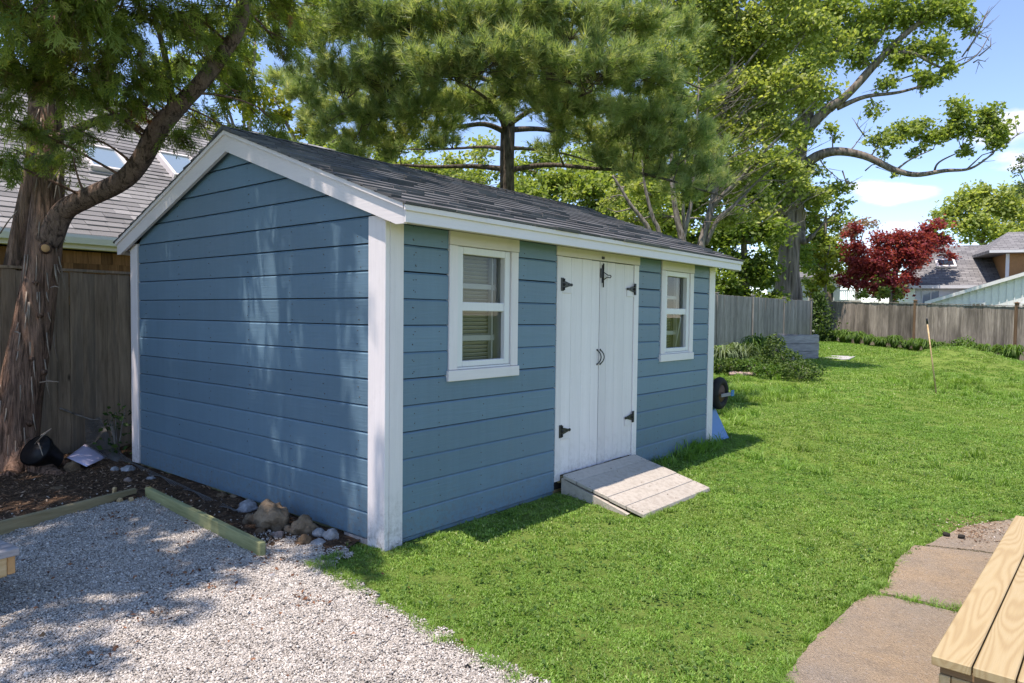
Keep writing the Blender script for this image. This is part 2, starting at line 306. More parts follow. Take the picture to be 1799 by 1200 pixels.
# ------------------------------------------------------------------ object helpers
def tag(o, label=None, cat=None, group=None, kind=None):
    if label: o['label'] = label
    if cat: o['category'] = cat
    if group: o['group'] = group
    if kind: o['kind'] = kind
    return o
def empty(name, loc=(0, 0, 0), rz=0, label=None, cat=None, group=None):
    o = bpy.data.objects.new(name, None); COL.objects.link(o); o.location = loc; o.rotation_euler = (0, 0, rz); o.empty_display_size = .1
    return tag(o, label, cat, group)
def link(name, me, parent=None, loc=(0, 0, 0), rot=(0, 0, 0)):
    o = bpy.data.objects.new(name, me); COL.objects.link(o); o.parent = parent; o.location = loc; o.rotation_euler = rot; return o
def npmesh(name, V, Fc, mat, tone=None, smooth=False):
    """V (n,3), Fc (m,k) array -> mesh; tone per face"""
    V = np.asarray(V, np.float32); Fc = np.asarray(Fc, np.int32); me = bpy.data.meshes.new(name)
    me.vertices.add(len(V)); me.vertices.foreach_set('co', V.ravel()); k = Fc.shape[1]
    me.loops.add(Fc.size); me.loops.foreach_set('vertex_index', Fc.ravel())
    me.polygons.add(len(Fc)); me.polygons.foreach_set('loop_start', np.arange(0, Fc.size, k, dtype=np.int32))
    try: me.polygons.foreach_set('loop_total', np.full(len(Fc), k, np.int32))
    except Exception: pass
    if smooth: me.polygons.foreach_set('use_smooth', np.ones(len(Fc), bool))
    if tone is not None:
        a = me.attributes.new('tone', 'FLOAT', 'FACE'); a.data.foreach_set('value', np.asarray(tone, np.float32))
    me.materials.append(mat); me.update(calc_edges=True); return me
class MB:
    """collects shapes into one mesh"""
    def __init__(s): s.v = []; s.f = []; s.t = []; s.tn = .5; s.sm = []
    def add(s, vs, fs, smooth=False):
        o = len(s.v); s.v += [tuple(q) for q in vs]; s.f += [tuple(i+o for i in f) for f in fs]; s.t += [s.tn]*len(fs); s.sm += [smooth]*len(fs); return s
    def box(s, x0, x1, y0, y1, z0, z1, mtx=None, b=0.):
        if b: 
            vs, fs = cboxdata(abs(x1-x0), abs(y1-y0), abs(z1-z0), b)
            c = ((x0+x1)/2, (y0+y1)/2, (z0+z1)/2); vs = [(p[0]+c[0], p[1]+c[1], p[2]+c[2]) for p in vs]
        else:
            vs = [(x, y, z) for z in (z0, z1) for y in (y0, y1) for x in (x0, x1)]
            fs = [(0, 2, 3, 1), (4, 5, 7, 6), (0, 1, 5, 4), (2, 6, 7, 3), (0, 4, 6, 2), (1, 3, 7, 5)]
        if mtx is not None: vs = [tuple(mtx@Vector(q)) for q in vs]
        return s.add(vs, fs)
    def prism(s, poly, axis, a, b):
        """poly 2D extruded along axis ('x': poly=(y,z); 'y': (x,z); 'z': (x,y))"""
        n = len(poly)
        def P(p, t): return {'x': (t, p[0], p[1]), 'y': (p[0], t, p[1]), 'z': (p[0], p[1], t)}[axis]
        vs = [P(p, a) for p in poly]+[P(p, b) for p in poly]
        return s.add(vs, [tuple(range(n))[::-1], tuple(range(n, 2*n))]+[(i, (i+1) % n, (i+1) % n+n, i+n) for i in range(n)])
    def tube(s, pts, rs, n=8, cap=True, wob=0, seed=0, flute=0):
        P = [Vector(p) for p in pts]; rs = rs if hasattr(rs, '__len__') else [rs]*len(P); vs = []
        up = Vector((0, 0, 1)); prev = None
        for i, p in enumerate(P):
            t = (P[min(i+1, len(P)-1)]-P[max(i-1, 0)]).normalized()
            if prev is None:
                a = t.cross(Vector((1, 0, 0)) if abs(t.x) < .8 else Vector((0, 1, 0))).normalized()
            else: a = (prev-t*prev.dot(t)).normalized()
            prev = a; b = t.cross(a)
            for k in range(n):
                an = 2*math.pi*k/n; r = rs[i]
                if wob: r *= 1+wob*(mnoise.noise(Vector((math.cos(an)*1.7+seed, math.sin(an)*1.7, p.z*1.1)))) + flute*mnoise.noise(Vector((math.cos(an)*5+seed, math.sin(an)*5, p.z*.5)))
                vs.append(p+(a*math.cos(an)+b*math.sin(an))*r)
        fs = [(i*n+k, i*n+(k+1) % n, (i+1)*n+(k+1) % n, (i+1)*n+k) for i in range(len(P)-1) for k in range(n)]
        if cap: fs += [tuple(range(n))[::-1], tuple(range((len(P)-1)*n, len(P)*n))]
        return s.add(vs, fs, True)
    def mesh(s, name, mat, tone=False):
        me = bpy.data.meshes.new(name); me.from_pydata(s.v, [], s.f); me.polygons.foreach_set('use_smooth', s.sm)
        if tone:
            a = me.attributes.new('tone', 'FLOAT', 'FACE'); a.data.foreach_set('value', s.t)
        me.materials.append(mat); me.update(); return me
    def build(s, name, mat, parent=None, loc=(0, 0, 0), rot=(0, 0, 0), tone=False):
        return link(name, s.mesh(name, mat, tone), parent, loc, rot)
_cb = {}
def cboxdata(w, d, h, b):
    """chamfered box: 24 verts"""
    key = (round(w, 4), round(d, 4), round(h, 4), b)
    if key in _cb: return _cb[key]
    bmx = bmesh.new(); bmesh.ops.create_cube(bmx, size=1); bmesh.ops.scale(bmx, vec=(w, d, h), verts=bmx.verts)
    bmesh.ops.bevel(bmx, geom=bmx.edges[:], offset=min(b, w*.3, d*.3, h*.3), segments=1, affect='EDGES'); bmx.normal_update(); bmx.verts.index_update()
    _cb[key] = ([tuple(v.co) for v in bmx.verts], [tuple(v.index for v in f.verts) for f in bmx.faces]); bmx.free(); return _cb[key]
def part(name, parent, mat, x0, x1, y0, y1, z0, z1, b=.003):
    """chamfered board as own object, origin at its centre"""
    c = ((x0+x1)/2, (y0+y1)/2, (z0+z1)/2); w, d, h = abs(x1-x0)/2, abs(y1-y0)/2, abs(z1-z0)/2
    return MB().box(-w, w, -d, d, -h, h, b=b).build(name, mat, parent, c)
def sm(x, a, b): t = np.clip((x-a)/(b-a), 0, 1); return t*t*(3-2*t)

# ------------------------------------------------------------------ terrain
MC = at(1675, 655, 19.5)                                   # heap in the lawn
def hgt(x, y):
    x = np.asarray(x, float); y = np.asarray(y, float)
    h = -.08*sm(-y, 0.02, .8)*sm(x, -.9, .6) - .03*(1-sm(x, -.9, .6))*sm(3.0-y, 0, 2)
    h = h*(1-sm(np.hypot(x-2, y+2), 9, 16))
    h = h + np.clip(.17+.046*y, 0., .5)*sm(x, 6, 19)*(1-sm(y, 8, 14))
    u = (x-MC[0])*.77+(y-MC[1])*.637; v = (x-MC[0])*.637-(y-MC[1])*.771; h = h + .58*np.exp(-((u/1.2)**2+(v/1.25)**2)) + .22*np.exp(-((u/1.3)**2+((v-1.9)/1.3)**2))
    return h
def h1(x, y): return float(hgt(x, y))
def gxy(px, py):                                          # where a bearing meets the terrain
    z = -.05
    for _ in range(6):
        p = hit(px, py, (0, 0, 1), z); z = h1(p[0], p[1])
    return p
def inpoly(x, y, poly):
    x = np.asarray(x); r = np.zeros(x.shape, bool); n = len(poly)
    for i in range(n):
        x0, y0 = poly[i]; x1, y1 = poly[(i+1) % n]
        c = ((y0 > y) != (y1 > y)) & (x < (x1-x0)*(y-y0)/((y1-y0) if y1 != y0 else 1e-9)+x0); r ^= c
    return r
def sheet(name, poly, res, dz, mat, kind='structure', rough=0., skirt=0):
    xs = [p[0] for p in poly]; ys = [p[1] for p in poly]; pts = []; n = len(poly)
    for i in range(n):
        a = np.array(poly[i]); b = np.array(poly[(i+1) % n]); k = max(1, int(np.linalg.norm(b-a)/res))
        pts += [tuple(a+(b-a)*j/k) for j in range(k)]
    nb = len(pts); gx, gy = np.meshgrid(np.arange(min(xs), max(xs), res), np.arange(min(ys), max(ys), res))
    gx = gx.ravel()+rng.uniform(-.2, .2, gx.size)*res; gy = gy.ravel()+rng.uniform(-.2, .2, gy.size)*res
    k = inpoly(gx, gy, poly); B = np.array(pts)
    G = np.stack([gx[k], gy[k]], 1)
    if len(G):
        d = np.min(np.hypot(G[:, None, 0]-B[None, :, 0], G[:, None, 1]-B[None, :, 1]), 1); G = G[d > res*.4]
    P = [Vector(q) for q in pts]+[Vector(q) for q in G]
    r = delaunay_2d_cdt(P, [(i, (i+1) % nb) for i in range(nb)], [list(range(nb))], 1, 1e-5)
    V = [(p.x, p.y, h1(p.x, p.y)+dz+(rough*mnoise.fractal(Vector((p.x*3, p.y*3, 5)), 1., 2., 4) if rough else 0)) for p in r[0]]
    me = bpy.data.meshes.new(name); me.from_pydata(V, [], r[2]); me.materials.append(mat)
    me.polygons.foreach_set('use_smooth', [True]*len(me.polygons)); me.update()
    o = link(name, me); tag(o, kind=kind); return o

# ground sheet to the horizon: fine grid near, coarse far
def axis_pts(lo, hi, fl, fh, fine, n):
    a = lo+(fl-lo)*(1-np.linspace(1, 0, n)**2.5) if False else fl-(fl-lo)*(np.linspace(1, 0, n)**3)
    b = fh+(hi-fh)*(np.linspace(0, 1, n)**3); return np.unique(np.concatenate([a, np.arange(fl, fh, fine), b]))
gx = axis_pts(-900, 900, -8, 36, .3, 22); gy = axis_pts(-900, 900, -10, 14, .3, 22)
GX, GY = np.meshgrid(gx, gy); Vg = np.stack([GX.ravel(), GY.ravel(), hgt(GX, GY).ravel()], 1)
nx, ny = len(gx), len(gy); ii, jj = np.meshgrid(np.arange(nx-1), np.arange(ny-1)); i0 = (jj*nx+ii).ravel()
o = link('lawn', npmesh('lawn', Vg, np.stack([i0, i0+1, i0+nx+1, i0+nx], 1), lawn_m, smooth=True)); tag(o, kind='structure')

gravel_poly = [(-8, -6), (-.60, -6), (-.72, -2.6), (-.62, -1.56), (-.585, -1.2), (-.52, -.72), (-.46, -.2), (-.46, .1), (-.50, .34), (-.47, .6), (-.46, 1.5), (-.435, 2.40), (-.75, 2.41), (-1.6, 2.08), (-3, 1.54), (-8, -.4)]
soil_poly = [(-.50, .34), (-.47, .6), (-.46, 1.5), (-.435, 2.40), (-.75, 2.41), (-1.6, 2.08), (-3, 1.54), (-8, -.4), (-8, 4.6), (-3, 4.6), (1.5, 4.95), (1.5, 3.9), (.04, 3.9), (.04, .27), (-.12, .20), (-.3, .10)]
path_poly = [(-.2, -3.6), (-.05, -2.62), (.14, -2.44), (.6, -2.43), (1.24, -2.46), (1.64, -2.52), (2.2, -2.47), (2.62, -2.50), (3.34, -2.70), (3.9, -2.99), (4.3, -3.6)]
soil = sheet('soil_bed', soil_poly, .09, .014, soil_m, rough=.02)
grav = sheet('gravel_bed', gravel_poly, .25, .008, gravbed_m)
# concrete path: slabs with recessed joints
path = empty('path'); tag(path, kind='structure')
j1 = [(1.50, -2.48), (1.585, -3.7)]
slabA = [(-.2, -3.7), (-.05, -2.62), (.14, -2.44), (.6, -2.43), (1.22, -2.46), (1.46, -2.50), (1.555, -3.7)]
slabB = [(1.60, -3.7), (1.51, -2.52), (1.64, -2.535), (2.2, -2.49), (2.60, -2.53), (2.73, -2.9), (2.78, -3.7)]
slabC = [(2.82, -3.7), (2.77, -2.9), (2.66, -2.58), (3.34, -2.72), (3.86, -2.99), (4.25, -3.7)]
for pl in (slabA, slabB, slabC):
    res = []
    n = len(pl)
    for i in range(n):
        a = np.array(pl[i]); b = np.array(pl[(i+1) % n]); k = max(1, int(np.linalg.norm(b-a)/.035))
        for j in range(k):
            q = a+(b-a)*j/k; res.append((q[0]+.012*mnoise.noise(Vector((q[0]*9, q[1]*9, 1)))+.008*mnoise.noise(Vector((q[0]*40, q[1]*40, 1))), q[1]+.012*mnoise.noise(Vector((q[0]*9, q[1]*9, 7)))+.008*mnoise.noise(Vector((q[0]*40, q[1]*40, 7)))))
    mb = MB(); mb.prism(res, 'z', -.16, -.058); mb.build('slab', concrete_m, path)
path_poly = slabA[:5]+[(1.5, -2.5)]+slabB[2:5]+slabC[3:]

# ------------------------------------------------------------------ SHED
Lx, Wy, T = 4.94, 3.72, .02
shed = empty('garden_shed', (.030, .030, 0), 0, 'blue wooden shed with white trim, double door and charcoal shingle roof', 'shed')
SL = .362; RIDGE_Y, RIDGE_Z = 1.83, 2.922; OV = .27     # roof deck top
def rz(y): return RIDGE_Z-SL*abs(y-RIDGE_Y)
PZ = .1745; Z0 = .028
def lap_board(parent, mat, along, a0, a1, zb, zt, wob=0):
    """one siding board: chamfered top edge, square drip edge; along 'x' (front, faces -Y) or 'y' (gable, faces -X)"""
    h = zt-zb; g = .0045; t = .021
    prof = [(0, g), (-t, g), (-t-.001, h-.012), (-t+.008, h), (0, h)]      # (outward, z)
    L_ = abs(a1-a0); mb = MB()
    if along == 'x': mb.prism([(p[0], p[1]-h/2) for p in prof], 'x', -L_/2, L_/2); return mb.build('siding_board', mat, parent, ((a0+a1)/2, -.002, (zb+zt)/2))
    mb.prism([(p[0], p[1]-h/2) for p in prof], 'y', -L_/2, L_/2); return mb.build('siding_board', mat, parent, (-.002, (a0+a1)/2, (zb+zt)/2))
# front wall panel + boards
wall_f = MB().box(.02, Lx-.02, .0, .05, .02, 2.07).build('wall', dark, shed)
# real openings would need cut panel: rebuild panel as pieces around openings
bpy.data.objects.remove(wall_f)
def pieces(mb, holes, x0, x1, z0, z1, y0, y1):
    xs = sorted({x0, x1, *[h[0] for h in holes], *[h[1] for h in holes]})
    for a, b in zip(xs[:-1], xs[1:]):
        hz = [(h[2], h[3]) for h in holes if h[0] < (a+b)/2 < h[1]]
        z = z0
        for (c, d) in sorted(hz):
            if c > z: mb.box(a, b, y0, y1, z, c)
            z = d
        if z < z1: mb.box(a, b, y0, y1, z, z1)
WIN = [.537, 3.625]; WW, WZ0, WZ1 = .75, 1.035, 2.062
mb = MB(); pieces(mb, [(x+.12, x+WW-.12, WZ0+.11, WZ1-.12) for x in WIN]+[(1.87, 3.08, .12, 2.01)], .02, Lx-.02, .03, 2.085, 0, .06)
wall_f = mb.build('wall', dark, shed)
bounds = [Z0+PZ*k for k in range(13)]
def segs(zb, zt):
    zm = (zb+zt)/2; out = []; cuts = [(1.803, 3.160)]
    for x in WIN:
        if zm > WZ0+.0: cuts.append((x, x+WW))
    a = .118
    for c0, c1 in sorted(cuts): out.append((a, c0)); a = c1
    out.append((a, Lx-.14)); return [(p+.002, q-.002) for p, q in out]
for k in range(12):
    zb, zt = bounds[k]+.0015*math.sin(k*3.3), min(bounds[k+1], 2.085)-.0012*(1+math.sin(k*5.1))
    if zt-zb < .02: continue
    for (a, b) in segs(zb, zt): lap_board(wall_f, blue_x, 'x', a, b, zb, zt)
# boards notched by window bottoms: fill strips beside/below
# gable wall (x = 0)
mb = MB(); gp = [(.02, .03), (Wy-.02, .03), (Wy-.02, rz(Wy)-.12), (RIDGE_Y, RIDGE_Z-.12), (.02, rz(0)-.12)]
mb.prism(gp, 'x', .0, .06); wall_g = mb.build('wall', dark, shed)
for k in range(17):
    zb, zt = bounds[0]+PZ*k, bounds[0]+PZ*(k+1)
    lim = RIDGE_Z-.06
    if zb > lim-.03: break
    g = .0065; t = .021
    def yr(z):  # half width at height z under the rake
        return min(Wy/2-.13, (lim-z)/SL)
    za = min(zt, lim-.01)
    y0a, y1a = RIDGE_Y-yr(zb), RIDGE_Y+yr(zb); y0b, y1b = RIDGE_Y-yr(za), RIDGE_Y+yr(za)
    if y1b-y0b < .02: y0b, y1b = RIDGE_Y-.01, RIDGE_Y+.01
    jit = .0015*math.sin(k*2.3)
    prof = [(0, g), (-t-jit, g), (-t-jit-.001, za-zb-.012), (-t+.008, za-zb), (0, za-zb)]
    vs = []
    for side in (0, 1):
        for (o_, z_) in prof:
            f = z_/(za-zb); y = (y0a+(y0b-y0a)*f) if side == 0 else (y1a+(y1b-y1a)*f)
            vs.append((o_-.002, y-RIDGE_Y, z_-(za-zb)/2))
    # split across length to follow bowed old boards
    n = 5; fs = [tuple(range(n))[::-1], tuple(range(n, 2*n))]+[(i, (i+1) % n, (i+1) % n+n, i+n) for i in range(n)]
    mb = MB(); mb.add(vs, fs); mb.build('siding_board', blue_y, wall_g, (0, RIDGE_Y, (zb+za)/2))
# rear and right walls (plain)
mb = MB(); mb.box(.02, Lx-.02, Wy-.06, Wy, .03, 2.17); wr = mb.build('wall', blue_x, shed)
mb = MB(); mb.prism(gp, 'x', Lx-.06, Lx); wr = mb.build('wall', blue_y, shed)
# nail heads
mb = MB()
def nail_x(x, z, y=-.026): mb.tube([(x, y+.004, z), (x, y-.001, z)], .0032, 6)
def nail_y(y, z, x=-.026): mb.tube([(x+.004, y, z), (x-.001, y, z)], .0034, 6)
for k in range(12):
    for x in (.22, .46, 1.37, 1.79, 3.24, 3.6, 4.46, 4.78, .9 if k < 5 else .22):
        if random.random() < .9:
            for dz in (.045, .125): nail_x(x+random.uniform(-.015, .015), bounds[k]+dz+random.uniform(-.012, .012))
for k in range(16):
    zz = bounds[0]+PZ*k; hw = min(1.62, (RIDGE_Z-.14-zz-.12)/SL)
    for y in (.24, .62, 1.02, 1.6, 2.2, 2.75, 3.4):
        if abs(y-RIDGE_Y) < hw and random.random() < .85:
            for dz in (.04, .125): nail_y(y+random.uniform(-.02, .02), zz+dz+random.uniform(-.015, .015))
o = mb.build('nail_heads', nail_m, shed); o['kind'] = 'stuff'
# corner posts
part('corner_post', shed, white_z, -.034, .004, -.034, .134, -.03, 2.12, .003)    # gable side board
part('corner_post', shed, white_z, .006, .120, -.034, .0, -.04, 2.075, .003)
part('corner_board', shed, white_z, -.032, .002, Wy-.135, Wy+.012, .03, 2.14)
part('corner_board', shed, white_z, Lx-.14, Lx+.012, -.032, .002, .035, 2.075)
part('corner_board', shed, white_z, Lx+.0, Lx+.03, -.0, .12, .035, 2.12)
# sill timber and blocks
part('sill_timber', shed, treated_x, .03, Lx-.04, .012, .09, -.09, .028)
part('sill_timber', shed, treated_y, .012, .09, .03, Wy-.05, -.06, .028)
part('sill_timber', shed, grey_board, -.02, .01, .12, .40, -.10, .026)
# bottom flashing lip
part('drip_strip', shed, blue_x, .12, 1.80, -.014, -.001, .0, .026, .002); part('drip_strip', shed, blue_x, 3.16, Lx-.14, -.014, -.001, .0, .026, .002)
# roof deck
RX0, RX1 = -.095, Lx+.19
EY0, EY1 = -OV, Wy+.20
def roof_prism(y0, y1, th):
    return [(y0, rz(y0)), (y1, rz(y1)), (y1, rz(y1)-th), (y0, rz(y0)-th)]
mb = MB(); mb.prism(roof_prism(EY0+.01, RIDGE_Y, .03), 'x', RX0+.02, RX1-.02); mb.prism(roof_prism(RIDGE_Y, EY1-.01, .03), 'x', RX0+.02, RX1-.02)
roof = mb.build('roof', dark, shed)
# shingles
EXPO = .142
def shingles(parent, mat, x0, x1, eave, slope_dir, nrow, base, up, tabw, limit, key, th=.011):
    """eave: point (x0) on the eave line of the roof surface; up: unit vector up the slope; rows from eave. base normal."""
    nrm = np.cross(np.array([1, 0, 0]), up); nrm = nrm if nrm[2] > 0 else -nrm
    lst = []
    for r in range(nrow):
        x = x0-random.uniform(0, .2)
        while x < x1:
            w_ = random.uniform(*tabw); a, b = max(x, x0), min(x+w_, x1); x += w_
            if b-a < .03: continue
            lst.append((r, a+.0025, b-.0025, random.choice((0, 0, 1)), random.random()))
    lst.sort(key=key)
    rest = MB()
    variants = {}
    for i, (r, a, b, thick, tn) in enumerate(lst):
        s0 = r*EXPO-(.004 if not thick else .010)+random.uniform(-.0025, .0025); s1 = (r+1)*EXPO+.02
        t0 = th*(1.9 if thick else 1.25)+.002; t1 = .004
        o0 = np.array(eave)
        def P(x, s, n): return o0+np.array([x-o0[0], 0, 0])+np.array(up)*s+nrm*n
        q = [P(a, s0, 0), P(b, s0, 0), P(b, s0, t0), P(a, s0, t0), P(a, s1, -.002), P(b, s1, -.002), P(b, s1, t1), P(a, s1, t1)]
        fs = [(0, 1, 2, 3), (3, 2, 6, 7), (4, 7, 6, 5), (0, 3, 7, 4), (1, 5, 6, 2), (0, 4, 5, 1)]
        if i < limit:
            c = sum(q)/8; m_ = MB(); m_.tn = tn; m_.add([v-c for v in q], fs); m_.build('shingle', mat, parent, tuple(c), tone=True)
        else: rest.tn = tn; rest.add(q, fs)
    if rest.v:
        o = rest.build('shingles', mat, parent, tone=True); o['kind'] = 'stuff'
upf = np.array([0, 1, SL])/math.hypot(1, SL); nrow = int((RIDGE_Y-EY0)*math.hypot(1, SL)/EXPO)
shingles(roof, shing_dark, RX0-.012, RX1+.012, (RX0, EY0-.02, rz(EY0-.02)), 1, nrow+1, 0, upf, (.15, .34), 280, key=lambda q: (q[0]*.14*.8+abs(q[1]-0)*.9))
upb = np.array([0, -1, SL])/math.hypot(1, SL)
shingles(roof, shing_dark, RX0-.012, RX1+.012, (RX0, EY1+.02, rz(EY1+.02)), 1, nrow+1, 0, upb, (.2, .4), 0, key=lambda q: 0)
mb = MB()
x = RX0-.015
while x < RX1:                                                  # ridge caps
    mb.tn = random.random()
    for s_ in (-1, 1):
        d = np.array([0, s_, -SL])/math.hypot(1, SL); n_ = np.array([0, s_*SL, 1])/math.hypot(1, SL)
        p0 = np.array([x, RIDGE_Y, RIDGE_Z+.006]); X_ = np.array([min(.17, RX1+.02-x), 0, 0])
        q = [p0, p0+X_, p0+X_+d*.15, p0+d*.15]; q = q+[v+n_*(.022 if i in (0, 3) else .010) for i, v in enumerate(q)]
        mb.add(q, [(0, 1, 2, 3), (4, 7, 6, 5), (0, 4, 5, 1), (1, 5, 6, 2), (2, 6, 7, 3), (3, 7, 4, 0)])
    x += .142
mb.build('ridge_cap', shing_dark, roof, tone=True)
# rake boards (gable side), drip edge, fascia, soffit
RB = .150
def rake(x0, x1, off, wid, mat, nm='rake_board', y_in=0.):
    for sgn in (-1, 1):
        ye = (EY1-.012) if sgn > 0 else (EY0+.012); top = lambda y: rz(y)-off
        poly = [(RIDGE_Y, top(RIDGE_Y)), (ye, top(ye)), (ye, top(ye)-wid*.80), (ye-sgn*.05, top(ye)-wid*.80-.0), (RIDGE_Y, top(RIDGE_Y)-wid*1.064)]
        poly[3] = (ye-sgn*.07, max(top(ye)-wid*.80, top(ye-sgn*.07)-wid*1.064))
        m_ = MB(); m_.prism([(p[0]-RIDGE_Y, p[1]) for p in poly], 'x', x0, x1); o = m_.build(nm, mat, shed, (0, RIDGE_Y, 0))
rake(-.082, -.056, .004, RB, white_y)
rake(Lx+.155, Lx+.18, .004, RB, white_y)
def drip(x0, x1, nm='rake_trim'):
    for sgn in (-1, 1):
        ye = (EY1-.004) if sgn > 0 else (EY0+.004); m_ = MB()
        m_.prism([(0, RIDGE_Z+.003), (ye-RIDGE_Y, rz(ye)+.003), (ye-RIDGE_Y, rz(ye)-.032), (0, RIDGE_Z-.032)], 'x', x0, x1); m_.build(nm, white_y, shed, (0, RIDGE_Y, 0))
drip(-.098, -.0825); drip(Lx+.1805, Lx+.198)
part('fascia', shed, white_x, -.082, Lx+.17, -OV-.004, -OV+.020, 2.048, 2.148, .002)
part('eave_trim', shed, cream, -.098, Lx+.188, -OV-.018, -OV-.0045, 2.118, 2.152, .002)
part('fascia', shed, white_x, -.060, Lx+.18, EY1-.020, EY1+.004, 2.048, 2.148, .002)
part('soffit', shed, cream, -.055, Lx+.144, -OV+.021, -.036, 2.078, 2.09, .001)
part('soffit', shed, cream, -.033, Lx+.154, Wy+.03, EY1-.021, 2.078, 2.09, .001)
part('soffit', shed, cream, Lx+.02, Lx+.154, -.03, .6, 2.092, 2.10, .001)

# doors
DX0, DX1, DM, DZ0, DZ1 = 1.884, 3.070, 2.468, .150, 2.000
part('door_casing', shed, white_z, 1.803, 1.881, -.030, -.0, .105, 1.996)
part('door_casing', shed, white_z, 3.073, 3.160, -.030, -.0, .105, 1.996)
part('door_head', shed, cream, 1.792, 3.170, -.034, -.0, 1.999, 2.077)
part('threshold', shed, treated_x, 1.875, 3.08, -.022, .10, .085, .135)
def door(xa, xb, planks, hinge_x, sgn, latch):
    d = empty('door', (hinge_x, 0, 0)); d.parent = shed
    for a, b in zip(planks[:-1], planks[1:]):
        part('plank', d, white_z, a-hinge_x+.0012, b-hinge_x-.0012, -.020, .0, DZ0+random.uniform(-.004, .004), DZ1-.006+random.uniform(-.003, .002), .0025)
    for z in (.27, 1.74) :                                        # battens behind hinges
        part('batten', d, white_x, (.0 if sgn > 0 else -.13), (.13 if sgn > 0 else .0), -.0285, -.0205, z+.18 if z < 1 else z-.05, z+.24 if z < 1 else z+.01, .002)
    for z in (.525, 1.762):
        h = MB(); s = sgn; cx = -.012*s
        h.box(cx-.020, cx+.020, -.036, -.031, z-.055, z+.055, b=.002)
        for zz in (-.035, 0, .035): h.tube([(cx+.018*s, -.040, z+zz-.013), (cx+.018*s, -.040, z+zz+.013)], .0065, 8)
        poly = [(cx+.018*s, z-.032), (cx+.05*s, z-.026), (cx+.12*s, z-.010), (cx+.14*s, z-.013), (cx+.152*s, z), (cx+.14*s, z+.013), (cx+.12*s, z+.010), (cx+.05*s, z+.026), (cx+.018*s, z+.032)]
        h.prism(poly, 'y', -.0345, -.0295)
        for q in (.04, .09, .135): h.tube([(cx+q*s, -.034, z), (cx+q*s, -.039, z)], .005, 6)
        h.build('hinge', black_iron, d)
    hx = (DM-.030 if sgn > 0 else DM+.022)-hinge_x; pts = []
    for i in range(11):
        t = i/10; pts.append((hx+.020*math.sin(math.pi*t), -.022-.030*math.sin(math.pi*t)**.7, 1.065+.130*t))
    mbh = MB(); mbh.tube(pts, .0052, 8); 
    for p in (pts[0], pts[-1]): mbh.tube([(p[0], -.0205, p[2]), (p[0], -.025, p[2])], .009, 10)
    mbh.build('handle', black_iron, d)
    if latch:
        l = MB(); lx = DM+.03-hinge_x
        l.box(lx-.028, lx+.002, -.031, -.0205, 1.845, 1.93, b=.002); l.tube([(lx+.008, -.034, 1.76), (lx+.008, -.034, 1.975)], .006, 8)
        l.box(lx-.003, lx+.018, -.030, -.0208, 1.80, 1.96, b=.002)
        l.tube([(lx+.012, -.036, 1.895), (lx+.055, -.050, 1.872), (lx+.095, -.054, 1.872), (lx+.105, -.054, 1.862), (lx+.095, -.052, 1.85), (lx+.05, -.045, 1.852), (lx+.012, -.036, 1.83)], .0045, 8)
        l.build('latch', black_iron, d)
        k = MB(); k.box(lx-.028, lx+.012, -.043, -.035, 2.012, 2.036, b=.002); k.build('latch_keeper', black_iron, d)
    return d
door(DX0, DM, [1.884, 2.02, 2.182, 2.336, DM-.004], DX0, 1, False)
door(DM, DX1, [DM+.004, 2.59, 2.73, 2.90, 3.070], DX1, -1, True)

